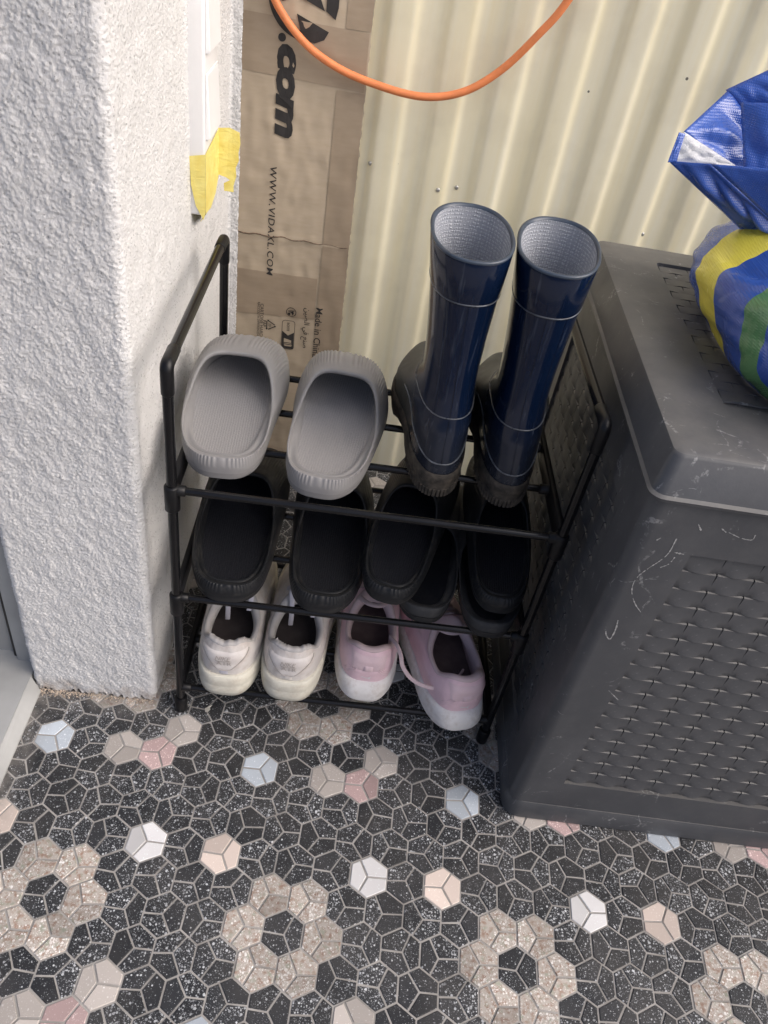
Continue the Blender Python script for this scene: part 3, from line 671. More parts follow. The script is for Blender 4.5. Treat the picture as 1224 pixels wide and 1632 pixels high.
# ------------------------------------------------------------------ rubber boots
def m_boot():
    m = NT('navy_glossy_rubber'); p = m.obj()
    sx = m.node('SeparateXYZ'); m.set(sx.inputs[0], p)
    n = m.noise(p, 28, 5, 0.65)
    lowf = m.math('SUBTRACT', 1.25, m.math('MULTIPLY', sx.outputs[2], 10.0), clamp=True)
    fwd = m.math('MULTIPLY', m.math('SUBTRACT', sx.outputs[1], 0.055), 16.0, clamp=True)
    mud = m.math('MULTIPLY', m.math('MAXIMUM', fwd, m.math('MULTIPLY', lowf, 0.35)), m.ramp(n, [(0.2, 0.6), (0.6, 1.0)]))
    mud = m.math('MULTIPLY', mud, m.math('MULTIPLY', lowf, 2.2, clamp=True))
    col = m.mix(mud, (0.0026, 0.0080, 0.026), (0.055, 0.056, 0.048))
    sc = m.scalevec(p, (1, 1, 0.06)); st = m.ramp(m.noise(sc, 240, 3), [(0.60, 0), (0.78, 1)])
    col = m.mix(m.math('MULTIPLY', st, 0.10), col, (0.3, 0.35, 0.42))
    r = m.math('ADD', m.math('MULTIPLY', mud, 0.5), m.ramp(n, [(0.3, 0.10), (0.7, 0.16)]))
    m.bump(m.noise(p, 16, 3), 0.14, 0.005); return m.base(col, r, 0.42)
def m_lining():
    m = NT('grey_knit_boot_lining'); p = m.obj()
    w = m.node('TexWave', {'Scale': 90.0, 'Distortion': 1.6, 'Detail': 1.0, 'Detail Scale': 3.0}, bands_direction='Z'); m.set(w.inputs['Vector'], p)
    vo = m.voro(m.scalevec(p, (1, 1, 1.4)), 420, rnd=0.35)
    h = m.math('MULTIPLY', w.outputs['Fac'], m.ramp(vo.outputs['Distance'], [(0.1, 1), (0.6, 0)]))
    col = m.mix(h, (0.30, 0.315, 0.35), (0.66, 0.68, 0.72))
    m.bump(h, 0.7, 0.0016); return m.base(col, 0.9, 0.15)
BOOT, LINING = m_boot(), m_lining()
BLINE = m_plain('worn_highlit_rubber_edge', (0.085, 0.095, 0.11), 0.3, 0.5, 0.5, 90)  # worn edge lines, paler still to carry the seam highlights in their colour
BRIM = m_plain('boot_rim_rubber', (0.035, 0.05, 0.075), 0.35, 0.5, 0.2, 50)
def m_bsole():
    m = NT('dirty_black_sole'); p = m.obj()
    col = m.mix(m.ramp(m.noise(p, 55, 5, 0.7), [(0.35, 0), (0.7, 0.9)]), (0.018, 0.017, 0.016), (0.11, 0.092, 0.072))
    m.bump(m.noise(p, 120, 4), 0.5, 0.002); return m.base(col, 0.75, 0.3)
BSOLE = m_bsole()
BSEC = [(0.018, .002, .264, .0335), (0.03, .000, .266, .0345), (0.04, .000, .265, .0348), (0.048, .000, .260, .0347), (0.055, .001, .250, .0345), (0.061, .002, .236, .0342), (0.067, .003, .216, .034), (0.073, .004, .194, .0336), (0.081, .005, .172, .0332), (0.091, .008, .150, .0312), (0.103, .011, .133, .0296), (0.118, .014, .121, .0282), (0.135, .015, .114, .0280), (0.155, .015, .110, .0288), (0.18, .014, .108, .0304), (0.205, .013, .107, .0326), (0.23, .012, .108, .0348), (0.25, .011, .109, .0374), (0.266, .010, .109, .0388)]
def boot(label, loc, yaw, lean, mir, group):
    root = empty('rubber_boot', label, 'boot', loc, (0, 0, yaw), group); N = 72; T = [2 * PI * k / N for k in range(N)]
    def sec(z, k=1.0, off=0.0):
        zs_ = [b[0] for b in BSEC]; yb = np.interp(z, zs_, [b[1] for b in BSEC]) - off; yf = np.interp(z, zs_, [b[2] for b in BSEC]) + off; w = np.interp(z, zs_, [b[3] for b in BSEC]) + off
        foot = 1 - sm(0.05, 0.12, z); out = []
        for t in T:
            c, s = math.cos(t), math.sin(t); e = 0.86 - 0.06 * foot; y = (yb + yf) / 2 + (yf - yb) / 2 * k * sp(s, e); yn = (y - yb) / (yf - yb)
            wid = w * k * (1 + foot * (0.42 * math.exp(-((yn - 0.66) / 0.22) ** 2) - 0.06 * math.exp(-((yn - 0.38) / 0.15) ** 2)))
            tilt = 0.010 * sm(0.17, 0.266, z) * (y - 0.06) / 0.065
            out.append((wid * sp(c, e) + lean * max(0, z - 0.03) + mir * foot * 0.008 * (yn - 0.4), y, z + tilt))
        return out
    zs_ = []
    for a, b in zip(BSEC[:-1], BSEC[1:]): zs_ += [a[0], (a[0] + b[0]) / 2]
    R = [sec(z) for z in zs_] + [sec(0.2743)]
    v, f = loft(R); mesh('shaft', v, f, BOOT, root, True)
    v, f = loft([sec(0.2743, 1.0, 0.0012), sec(0.2758, 1.0, 0.0016), sec(0.2768, 1, 0.0004), sec(0.2768, 1, -0.0016), sec(0.2743, 1, -0.0026)]); mesh('rim', v, f, BRIM, root, True)
    v, f = loft([sec(z, 1, -0.0026) for z in (0.2743, 0.25, 0.22, 0.19, 0.16, 0.13)] + [sec(0.115, 0.85, -0.003)], True, False, True); mesh('lining', v, f, LINING, root, True)
    def around(name, z, r, k0=0.0, mat=BOOT):
        p = sec(z, 1, k0); vv, ff = tubevf(p + [p[0], p[1]], r, 6, False); return mesh(name, vv, ff, mat, root, True)
    around('cuff_line', 0.2300, 0.0009, 0.0004, BLINE); v, f = loft([sec(0.2305, 1, 0.0006), sec(0.232, 1, 0.0011), sec(0.2730, 1, 0.0011), sec(0.2743, 1, 0.0005)]); mesh('cuff_band', v, f, BOOT, root, True)
    around('ankle_line', 0.0985, 0.0007, 0.0002, BLINE)
    # back seam and side seams, heel counter edge
    for ph0 in (-PI / 2, -PI / 2 + 0.55, -PI / 2 - 0.5):
        pts = []
        for z in np.linspace(0.10 if ph0 != -PI / 2 else 0.045, 0.264, 24):
            q = sec(z, 1, 0.0001); i = (ph0 / (2 * PI) * N) % N; i0 = int(i); fr = i - i0; pts.append(Vector(q[i0]).lerp(Vector(q[(i0 + 1) % N]), fr))
        vv, ff = tubevf(pts, 0.0006 if ph0 == -PI / 2 else 0.0004, 6); mesh('seam', vv, ff, BOOT, root, True)
    pts = []
    for k in range(61):
        t = -PI * 1.02 + k / 60 * 1.04 * PI; z = 0.052 - 0.010 * math.cos(2 * (t + PI / 2)) * 0.6 + 0.014 * sm(0.75, 1.1, abs(t + PI / 2) / (PI / 2) * 1.05)
        q = sec(z, 1, 0.0003); i = (t / (2 * PI) * N) % N; i0 = int(i) % N; pts.append(Vector(q[i0]).lerp(Vector(q[(i0 + 1) % N]), i - int(i)))
    vv, ff = tubevf(pts, 0.0009, 6); mesh('counter_edge', vv, ff, BLINE, root, True)
    # foxing band and treaded sole
    v, f = loft([sec(0.018, 1, 0.0032), sec(0.0195, 1, 0.0036), sec(0.030, 1, 0.0026), sec(0.0325, 1, 0.0006)]); mesh('foxing', v, f, BSOLE, root, True)
    def srel(z, off, arch):
        return [(x, y, z + (0.010 * arch * sm(0.085, 0.10, y) * (1 - sm(0.125, 0.15, y)))) for x, y, _ in sec(0.018, 1, off)]
    v, f = loft([srel(0.0, -0.002, 1), srel(0.0015, 0.001, 1), srel(0.0175, 0.0034, 0), srel(0.019, 0.003, 0)], True, True, True)
    sol = mesh('sole', v, f, BSOLE, root, True, sharp=40)
    for k in range(26):
        t = -PI / 2 + (k - 12.5) * 0.085; q = srel(0.007, 0.002, 0); i = (t / (2 * PI) * N) % N; i0 = int(i) % N; p = Vector(q[i0]).lerp(Vector(q[(i0 + 1) % N]), i - int(i))
        bm = boxbm(-0.0016, 0.0016, -0.0016, 0.0016, -0.0055, 0.0045, 0.0005, 1); bmesh.ops.rotate(bm, verts=bm.verts, matrix=Matrix.Rotation(t, 3, 'Z'), cent=(0, 0, 0)); bmesh.ops.translate(bm, verts=bm.verts, vec=p)
        bm_obj('tread_lug', bm, BSOLE, sol)
    return root
BG = 'pair of navy rubber boots on the top shelf'
BSEC = [(b[0] if b[0] < 0.1 else 0.1 + (b[0] - 0.1) * 1.05, *b[1:]) for b in BSEC]
boot('left navy rubber boot on the top shelf, next to the grey slides', (0.283, 0.037, Z1), math.radians(3), -0.055, 1, BG)
boot('right navy rubber boot on the top shelf, next to the storage box', (0.3515, 0.034, Z1), math.radians(-6), -0.035, -1, BG)

# ------------------------------------------------------------------ sneakers
def m_leather(name, c, stain, amt, rough=0.5):
    m = NT(name); p = m.obj()
    col = m.ramp(m.noise(p, 22, 4), [(0.3, tuple(x * 0.9 for x in c)), (0.7, tuple(min(1, x * 1.05) for x in c))])
    col = m.mix(m.math('MULTIPLY', m.ramp(m.noise(p, 38, 5, 0.7), [(0.45, 0), (0.75, 1)]), amt), col, stain)
    m.bump(m.math('ADD', m.noise(p, 260, 3), m.math('MULTIPLY', m.noise(m.scalevec(p, (30, 30, 90)), 1.0, 3), 2.0)), 0.25, 0.0012); return m.base(col, rough, 0.35)
WL = m_leather('worn_white_leather', (0.67, 0.635, 0.605), (0.44, 0.37, 0.32), 0.8)
WL2 = m_leather('white_heel_leather', (0.72, 0.68, 0.65), (0.50, 0.42, 0.37), 0.5); WL3 = m_leather('worn_embossing', (0.46, 0.42, 0.39), (0.36, 0.31, 0.27), 0.5)
WSOLE = m_leather('yellowed_white_rubber', (0.68, 0.655, 0.56), (0.40, 0.34, 0.26), 0.75, 0.55)
LILAC = m_leather('pale_lilac_webbing', (0.55, 0.54, 0.60), (0.42, 0.40, 0.42), 0.4, 0.7)
DARKIN = m_plain('dark_insole', (0.05, 0.042, 0.042), 0.8, 0.2, 0.3); BRIN = m_plain('brown_grey_insole', (0.13, 0.10, 0.098), 0.6, 0.3, 0.3)
WLIN = m_leather('grey_white_shoe_lining', (0.50, 0.48, 0.47), (0.33, 0.30, 0.28), 0.4, 0.9)
PK = m_leather('pink_leather', (0.77, 0.56, 0.61), (0.58, 0.41, 0.44), 0.4)
PK2 = m_leather('pale_pink_suede', (0.72, 0.55, 0.58), (0.52, 0.38, 0.40), 0.35, 0.8)
PLIN = m_leather('pale_pink_lining', (0.60, 0.47, 0.48), (0.42, 0.33, 0.33), 0.35, 0.9)
PSOLE = m_leather('scuffed_white_foam_sole', (0.76, 0.74, 0.72), (0.40, 0.32, 0.25), 0.7, 0.5)
WMARK = m_plain('white_print', (0.75, 0.73, 0.73), 0.5)
def sneaker(label, group, loc, yaw, mir, style, pitch=0.0, roll=0.0, L=0.255, Wd=0.092, seed=1):
    wh = style == 'white'; root = empty('sneaker', label, 'sneaker', loc, (pitch, roll, yaw), group); rs = random.Random(seed)
    N = 96; T = [2 * PI * k / N for k in range(N)]
    hw = 0.95 if wh else 0.93
    def wf(yn): return hw - 0.05 * math.exp(-((yn - 0.38) / 0.16) ** 2) + (1 - hw) * sm(0.4, 0.7, yn)
    def outl(t, k=1.0, off=0.0):
        c, s = math.cos(t), math.sin(t); yn = 0.5 + 0.5 * sp(s, 0.62)
        return Vector(((Wd / 2 + off) * k * sp(c, 0.64) * wf(yn) + mir * 0.010 * (yn - 0.3) * yn, L / 2 + (L / 2 * k + off) * (2 * yn - 1)))
    zs = 0.038 if wh else 0.033
    y0, y1 = (0.011, 0.112) if wh else (0.012, 0.118); yc, ya = (y0 + y1) / 2, (y1 - y0) / 2
    ow = 0.034 if wh else 0.033
    def opn(t, k=1.0):
        c, s = math.cos(t), math.sin(t); return Vector((ow * k * sp(c, 0.9) * (1.0 - 0.12 * sm(0.2, 1, s)), yc + ya * k * sp(s, 0.92)))
    jag = {k: rs.uniform(-1, 1) for k in range(N)}
    def zl(t, i):
        s = math.sin(t); z = 0.072 + (0.024 if wh else 0.020) * sm(0.35, 0.95, -s) + 0.022 * sm(0.1, 1.0, s)
        if wh: z += -0.003 * sm(0.75, 0.95, -s) + 0.0016 * jag[i] * sm(0.72, 0.9, -s)
        return z
    R = []
    for q in (0, 0.06, 0.14, 0.24, 0.36, 0.5, 0.64, 0.76, 0.86, 0.93, 0.97, 1.0):
        r = []
        for i, t in enumerate(T):
            a, b = outl(t, 0.965), opn(t); s = math.sin(t); hp = q ** (2.4 if s < 0.3 else 1.5)
            p = a.lerp(b, hp); z = zs - 0.003 + (zl(t, i) - zs + 0.003) * (1 - (1 - q) ** 1.45)
            fold = 0.0010 * math.sin(q * 21 + 3 * math.sin(t * 2)) * sm(0.3, 0.6, q) * sm(-0.2, 0.4, -s) if not wh else 0.0006 * math.sin(q * 17 + t)
            nx = Vector((p.x, p.y - yc)).normalized(); p = p + nx * (fold + 0.0022 * math.sin(PI * min(1, q * 1.02)) * (s < 0.5))
            r.append((p.x, p.y, z))
        R.append(r)
    up = mesh('upper', *loft(R), WL if wh else PK, root, True)
    # padded collar and lining
    Rl = [[(*opn(t, k), zl(t, i) + dz) for i, t in enumerate(T)] for k, dz in ((1.04, -0.0025), (1.06, 0.0008), (1.0, 0.0028), (0.90, 0.0020), (0.82, -0.003), (0.79, -0.014))]
    Rl.append([(*(Vector(outl(t, 0.80)).lerp(opn(t, 0.9), 0.5)), zs + 0.012) for t in T]); Rl.append([(*(Vector(outl(t, 0.80)).lerp(opn(t, 0.9), 0.5)), zs + 0.001) for t in T])
    mesh('collar', *loft(Rl), WLIN if wh else PLIN, root, True)
    rings = [[(*(Vector((0, L * 0.5)).lerp(outl(t, 0.80), k)), zs + 0.003 + 0.002 * k ** 2) for t in T] for k in (0.05, 0.5, 0.9, 1.0)]
    v, f = loft(rings, True, True); mesh('insole', v, f, DARKIN if wh else BRIN, root, True)
    # sole
    if wh: prof = ((-0.0020, 0.0), (0.0012, 0.0015), (0.0022, 0.008), (0.0024, 0.016), (0.0020, 0.017), (0.0021, 0.0185), (0.0026, 0.024), (0.0016, 0.0325), (0.0, 0.0335), (-0.004, 0.033))
    else: prof = ((-0.004, 0.0), (0.0, 0.0015), (0.0022, 0.007), (0.0018, 0.0082), (0.0034, 0.012), (0.0044, 0.017), (0.0030, 0.0225), (0.0036, 0.0245), (0.0022, 0.031), (0.0, 0.0352), (-0.005, 0.035))
    if wh: prof = tuple((a_, b_ * 1.19) for a_, b_ in prof)
    sr = []
    for o_, z in prof:
        r = []
        for t in T:
            s = math.sin(t); p = outl(t, 1.0, o_); zz_ = z
            if not wh: zz_ = z * (1 + 0.10 * sm(0.2, 1.0, -s) * (z > 0.02)) + (0.0018 * math.sin(t * 6 + z * 130) if 0.006 < z < 0.030 else 0); p = p + Vector((0, -0.006 * sm(0.6, 1, -s) * math.sin(PI * min(1, z / 0.035))))
            r.append((p.x, p.y, zz_))
        sr.append(r)
    mesh('sole', *loft(sr, True, True), WSOLE if wh else PSOLE, root, True)
    bvh = BVHTree.FromPolygons(*[list(x) for x in (lambda vv, ff: ([Vector(p) for p in vv], ff))(*loft(R))])
    def hit(x, z, lift):
        h = bvh.ray_cast(Vector((x, -0.1, z)), Vector((0, 1, 0)))
        return (h[0] - Vector((0, 1, 0)) * 0.0 + (h[1] if h[1].y < 0 else -h[1]) * lift) if h[0] is not None else None
    def patch(name, wfun, z0, z1, lift, mat, nx=15, nz=10, cx=0.0, parent=root):
        Pp = np.zeros((nz, nx, 3)); last = None
        for i in range(nz):
            z = z0 + (z1 - z0) * i / (nz - 1); w = wfun(i / (nz - 1))
            for j in range(nx):
                e = 1.0 if 0 < i < nz - 1 and 0 < j < nx - 1 else 0.15
                h = hit(cx + w * (2 * j / (nx - 1) - 1), z, lift * e); last = h if h is not None else last; Pp[i, j] = last
        return gridmesh(name, Pp, mat, parent)
    def emb(name, v, f, cx, z, width, lift, mat, hscale=1.0):
        a, b = min(p[0] for p in v), max(p[0] for p in v); k = width / (b - a); out = []
        for p in v:
            h = hit(cx + (p[0] - (a + b) / 2) * k, z + p[1] * k * hscale, lift); out.append(h if h is not None else Vector((cx, 0, z)))
        return mesh(name, out, f, mat, root)
    if wh:
        patch('heel_tab', lambda u: 0.004 + 0.024 * min(1, u * 1.25) ** 0.75, 0.0500, 0.0830, 0.0014, WL2, 19, 14)
        for sx in (-1, 1):
            tube('seam', [hit(sx * (0.0042 + 0.024 * min(1, u * 1.25) ** 0.75), 0.0500 + 0.033 * u, 0.0008) for u in np.linspace(0, 0.95, 10)], 0.0007, WL3, root, 6)
        tube('seam', [hit(x, 0.0502, 0.0008) for x in np.linspace(-0.0042, 0.0042, 5)], 0.0007, WL3, root, 6)
        patch('heel_strip', lambda u: 0.0055, 0.0400, 0.0515, 0.0010, LILAC if seed == 1 else WL2, 7, 8)
        v, f = text_vf('NIKE', 1, 0.25, 0.01); emb('heel_lettering', v, f, -0.001, 0.0715, 0.0195, 0.0026, WL3)
        v, f = text_vf('AIR', 1, 0.0, 0.01, spacing=1.35); emb('heel_lettering', v, f, 0.0005, 0.0620, 0.0195, 0.0026, WL3)
        sw_ = [(-0.011, 0.0650), (-0.0095, 0.0622), (-0.006, 0.0614), (0.010, 0.0640), (0.010, 0.0645), (-0.005, 0.0628), (-0.0085, 0.0635)]
        mesh('heel_mark', [hit(x, z + 0.0065, 0.0024) for x, z in sw_], [tuple(range(len(sw_)))], WL3, root)
        # frayed lining at the back of the collar
        V, F = [], []
        for k in range(60):
            t = -PI / 2 + rs.uniform(-0.75, 0.75); p = opn(t, rs.uniform(0.93, 1.04)); z = 0.0900 + rs.uniform(0, 0.002); n0 = len(V); d = rs.uniform(0.001, 0.003)
            V += [(p.x - d, p.y, z), (p.x + d, p.y + rs.uniform(-.001, .001), z), (p.x + rs.uniform(-d, d), p.y + rs.uniform(-.002, .002), z + rs.uniform(0.001, 0.0055))]; F.append((n0, n0 + 1, n0 + 2))
        mesh('frayed_lining', V, F, WL2, root)['kind'] = 'stuff'
    else:
        patch('heel_cup', lambda u: 0.031 - 0.004 * u, 0.0365, 0.0600, 0.0012, PK, 21, 10)
        patch('heel_overlay', lambda u: 0.021 + 0.003 * u, 0.0600, 0.0850, 0.0014, PK2, 17, 8)
        patch('pull_tab', lambda u: 0.0068, 0.0600, 0.0700, 0.0034, PK2, 7, 6, 0.001)
        # small leaping animal mark printed in white on the heel
        mk = [(-0.0075, 0.0560), (-0.0050, 0.0567), (-0.0010, 0.0548), (0.0030, 0.0552), (0.0060, 0.0580), (0.0066, 0.0576), (0.0048, 0.0545), (0.0052, 0.0515), (0.0044, 0.0512), (0.0032, 0.0535), (-0.0005, 0.0533), (-0.0040, 0.0550)]
        mesh('heel_mark', [hit(x, z - 0.0065, 0.0020) for x, z in mk], [(0, 1, 11), (1, 2, 10, 11), (2, 3, 9, 10), (3, 6, 7, 8, 9), (3, 4, 5, 6)], WMARK, root)
        for sx in (-1, 1):
            for q in range(3):
                pts = []
                for k in range(7):
                    h_ = hit(sx * (0.014 + 0.0024 * k), 0.070 - 0.0035 * k - 0.004 * q, 0.0008)
                    if h_ is not None: pts.append(h_)
                if len(pts) > 3: tube('stitched_fold', pts, 0.0008, PK2, root, 6)
    # tongue, eyestay and laces
    tp = [(0, y1 - 0.012, 0.112), (0, y1 - 0.004, 0.104), (0, y1 + 0.010, 0.094), (0, y1 + 0.040, 0.078)]
    rings = []
    for p in spline(tp, 4):
        rings.append([(p.x + a, p.y + 0.004 * (abs(a) / 0.022) ** 2 + o, p.z - 0.010 * (abs(a) / 0.022) ** 2) for a, o in ((-0.022, 0), (-0.011, 0), (0, 0), (0.011, 0), (0.022, 0), (0.011, 0.004), (0, 0.004), (-0.011, 0.004))])
    v, f = loft(rings, True, True, True); mesh('tongue', v, f, WLIN if wh else PLIN, root, True)
    for k in range(4):
        y = y1 + 0.004 + 0.014 * k; z = 0.102 - 0.0075 * k
        ribbon('lace', spline([(-0.023, y + 0.003, z - 0.014), (-0.012, y, z - 0.001), (0, y - 0.001, z + 0.002), (0.012, y, z - 0.001), (0.023, y + 0.003, z - 0.014)], 5), 0.007, 0.0016, (0, 1, 0.5), LILAC if wh else PLIN, root)
    if wh:
        ribbon('lace', spline([(-0.016, y1, 0.100), (-0.015, y1 - 0.012, 0.105), (-0.0125, y1 - 0.020, 0.095), (-0.011, y1 - 0.024, 0.074), (-0.011, y1 - 0.026, 0.052)], 6), 0.0065, 0.0014, (1, 0.2, 0), LILAC, root)
        ribbon('lace', spline([(0.012, y1, 0.104), (0.017, y1 - 0.016, 0.108), (0.020, y1 - 0.026, 0.100), (0.018, y1 - 0.03, 0.080)], 6), 0.0065, 0.0014, (1, 0.2, 0), LILAC, root)
    else:
        ribbon('lace', spline([(-0.020, y1 - 0.02, 0.096), (-0.008, y1 - 0.034, 0.101), (0.008, y1 - 0.034, 0.100), (0.021, y1 - 0.018, 0.095)], 6), 0.0065, 0.0018, (0, 1, 0.4), PLIN, root)
        if seed == 4:
            v, f = text_vf('LIVE', 1, 0, 0.02); 
            mesh('insole_print', [(0.006 + p[1] * 0.012, 0.045 + p[0] * 0.012 + 0.0, zs + 0.0055) for p in v], f, m_plain('faded_print', (0.18, 0.15, 0.15), 0.8), root)
    return root
WG, PG = 'pair of worn white sneakers on the bottom shelf', 'pair of pink sneakers on the bottom shelf'
sneaker('left worn white leather sneaker with torn heel on the bottom shelf', WG, (0.058, -0.010, Z3), math.radians(-1), -1, 'white', seed=1)
sneaker('right worn white leather sneaker with torn heel, next to the pink sneakers', WG, (0.1405, -0.008, Z3), math.radians(-3), 1, 'white', seed=2)
sneaker('left pink and white sneaker standing straight on the bottom shelf', PG, (0.2425, 0.006, Z3), math.radians(-1), -1, 'pink', seed=3, L=0.25)
pk = sneaker('right pink and white sneaker turned askew, its heel over the shelf edge', PG, (0.374, -0.024, Z3 + 0.0005), math.radians(15), 1, 'pink', seed=4, L=0.25, roll=0.0)
lace = spline([(0.268, 0.050, 0.140), (0.2765, 0.032, 0.147), (0.283, 0.020, 0.141), (0.288, 0.012, 0.128), (0.303, 0.004, 0.114), (0.325, -0.002, 0.110), (0.347, 0.0, 0.112), (0.362, 0.012, 0.117), (0.372, 0.03, 0.112)], 7)
inv = (Matrix.Translation(pk.location) @ Euler(pk.rotation_euler).to_matrix().to_4x4()).inverted()
ribbon('loose_lace', [inv @ p for p in lace], 0.0058, 0.0028, inv.to_3x3() @ Vector((0.2, 0.5, 1)), PLIN, pk)

# ------------------------------------------------------------------ storage box
def m_boxp():
    m = NT('dark_grey_resin_scuffed'); p = m.obj()
    col = m.ramp(m.noise(p, 7, 5), [(0.3, (0.058, 0.0605, 0.066)), (0.7, (0.076, 0.0785, 0.085))])
    # dusty bloom, fine scratches and paint scuffs
    col = m.mix(m.ramp(m.noise(p, 16, 5, 0.7), [(0.45, 0), (0.85, 0.38)]), col, (0.15, 0.15, 0.15))
    gn = m.node('NewGeometry'); gz = m.node('SeparateXYZ'); m.set(gz.inputs[0], gn.outputs['True Normal'])
    col = m.mix(m.math('MULTIPLY', m.math('GREATER_THAN', gz.outputs[2], 0.8), m.ramp(m.noise(p, 11, 5, 0.65), [(0.3, 0.1), (0.75, 0.6)])), col, (0.20, 0.19, 0.17))
    w = m.noise(p, 12, 2); dv = m.node('VectorMath', operation='ADD'); m.set(dv.inputs[0], m.scalevec(p, (1, 1, 1)))
    cv = m.node('CombineXYZ'); m.set(cv.inputs[0], m.math('MULTIPLY', w, 0.08)); m.set(cv.inputs[2], m.math('MULTIPLY', w, 0.11)); m.set(dv.inputs[1], cv.outputs[0])
    for sc, vec, lo, am in ((14, (1, 1, 0.35), 0.010, 0.30), (23, (0.4, 1, 1), 0.008, 0.25)):
        e = m.voro(m.scalevec(dv.outputs[0], vec), sc, 'DISTANCE_TO_EDGE').outputs['Distance']
        ln = m.math('LESS_THAN', e, lo); br = m.ramp(m.noise(p, 19, 4, 0.75), [(0.53, 0), (0.60, 1)])
        fine = m.ramp(m.noise(p, 330, 2), [(0.42, 0), (0.56, 1)])
        col = m.mix(m.math('MULTIPLY', m.math('MULTIPLY', m.math('MULTIPLY', ln, br), fine), am), col, (0.55, 0.55, 0.54))
    blot = m.math('MULTIPLY', m.ramp(m.noise(p, 60, 5, 0.75), [(0.63, 0), (0.69, 1)]), m.ramp(m.noise(p, 9, 2), [(0.48, 0), (0.6, 1)]))
    col = m.mix(m.math('MULTIPLY', blot, 0.5), col, (0.5, 0.5, 0.49))
    m.bump(m.math('ADD', m.noise(p, 420, 3), m.noise(p, 25, 3)), 0.10, 0.0008)
    return m.base(col, m.ramp(m.noise(p, 13, 4), [(0.3, 0.38), (0.7, 0.55)]), 0.5)
BOXM = m_boxp()
BDARK = m_plain('shade_dark_backing', (0.012, 0.012, 0.013), 0.7, 0.3, 0.2)  # recess backing darker than the body: shade behind the strips put into colour
BYAW = math.radians(-1.7); BX, BY = 0.4415, -0.108
sbox = empty('storage_box', 'dark grey resin storage box with woven pattern panels right of the rack', 'storage box', (BX, BY, 0), (0, 0, BYAW))
LX, LY, HB = 1.17, 0.475, 0.548
def rr_ring(x0, x1, y0, y1, r, z, n=6):
    out = []
    for (cx, cy, a) in ((x1 - r, y1 - r, 0), (x0 + r, y1 - r, PI / 2), (x0 + r, y0 + r, PI), (x1 - r, y0 + r, 1.5 * PI)):
        out += [(cx + r * math.cos(a + t), cy + r * math.sin(a + t), z) for t in np.linspace(0, PI / 2, n)]
    return out
NR = 6
v, f = loft([rr_ring(0, LX, 0, LY, 0.014, 0.036), rr_ring(0, LX, 0, LY, 0.014, HB)], True, False, True)
# replace the flat left and front faces by frames round a recessed panel
jl, jf = 2 * NR - 1, 3 * NR - 1
quads = {j: q for j, q in enumerate(f[:4 * NR])}
keep = [q for j, q in quads.items() if j not in (jl, jf)] + f[4 * NR:]
PF = (0.056, LX - 0.056, 0.090, 0.490); PLF = (0.060, LY - 0.060, 0.090, 0.490); DEP = 0.0075
def frame(q, inner, rec):
    n0 = len(v); v.extend(inner); v.extend(rec); i = [n0 + k for k in range(4)]; r = [n0 + 4 + k for k in range(4)]
    for k in range(4):
        keep.append((q[k], q[(k + 1) % 4], i[(k + 1) % 4], i[k])); keep.append((i[k], i[(k + 1) % 4], r[(k + 1) % 4], r[k]))
def order(q, pts):   # match inner corners to the quad's corners
    return [min(pts, key=lambda p: sum((a - b) ** 2 for a, b in zip(p, v[k]))) for k in q]
a, b, z0, z1 = PF; inn = order(quads[jf], [(a, 0, z0), (b, 0, z0), (b, 0, z1), (a, 0, z1)]); frame(quads[jf], inn, [(p[0], DEP, p[2]) for p in inn])
a, b, z0, z1 = PLF; inn = order(quads[jl], [(0, a, z0), (0, b, z0), (0, b, z1), (0, a, z1)]); frame(quads[jl], inn, [(DEP, p[1], p[2]) for p in inn])
body = mesh('body', v, keep, BOXM, sbox, True, sharp=35)
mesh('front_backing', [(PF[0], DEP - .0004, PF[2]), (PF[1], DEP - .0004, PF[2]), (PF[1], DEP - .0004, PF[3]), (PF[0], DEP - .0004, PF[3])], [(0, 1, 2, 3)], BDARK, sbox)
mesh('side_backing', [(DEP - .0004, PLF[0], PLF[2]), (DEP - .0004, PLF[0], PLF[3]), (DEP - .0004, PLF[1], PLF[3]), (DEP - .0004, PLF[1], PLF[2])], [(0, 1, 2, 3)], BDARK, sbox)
v, f = loft([rr_ring(0.004, LX, 0.004, LY, 0.022, 0.0), rr_ring(-0.002, LX, -0.003, LY, 0.022, 0.003), rr_ring(-0.0025, LX, -0.0035, LY, 0.022, 0.030), rr_ring(-0.0005, LX, -0.0008, LY, 0.021, 0.037), rr_ring(0.004, LX - .004, 0.004, LY - .004, 0.02, 0.0375)], True, True, False)
mesh('plinth', v, f, BOXM, sbox, True, sharp=30)
# woven strips: each strip twists so that its upper edge stands out at the slits and sinks between them
PP = 0.0365
def strip_mesh(P_, Hs, A=0.0017, nu=12):
    vv, ff = [], []; cols = (0.0, 0.04, 0.62, 0.96, 1.0)
    for i in range(nu + 1):
        u = i / nu; e = 1.0
        for kq, q in enumerate(cols):
            d = (0.0026 + (-0.0002 - A * math.cos(2 * PI * u)) * (q if q > 0.7 else 0.0)) * (1.0 if 0 < kq < 4 else 0.25) * e
            g = 0.0007 if q < 0.45 else 0.0; x = g + (P_ - 2 * g) * u; vv.append((x, -d, -q * Hs * 1.02))
    for i in range(nu):
        for k in range(4): a_ = i * 5 + k; ff.append((a_, a_ + 1, a_ + 6, a_ + 5))
    for i0 in (0, nu * 5):
        b0 = len(vv); vv += [(vv[i0 + k][0], 0.001, vv[i0 + k][2]) for k in range(5)]
        for k in range(4): ff.append((i0 + k, b0 + k, b0 + k + 1, i0 + k + 1) if i0 else (i0 + k, i0 + k + 1, b0 + k + 1, b0 + k))
    return vv, ff
HS = (PF[3] - PF[2]) / 17
sv, sf = strip_mesh(PP, HS)
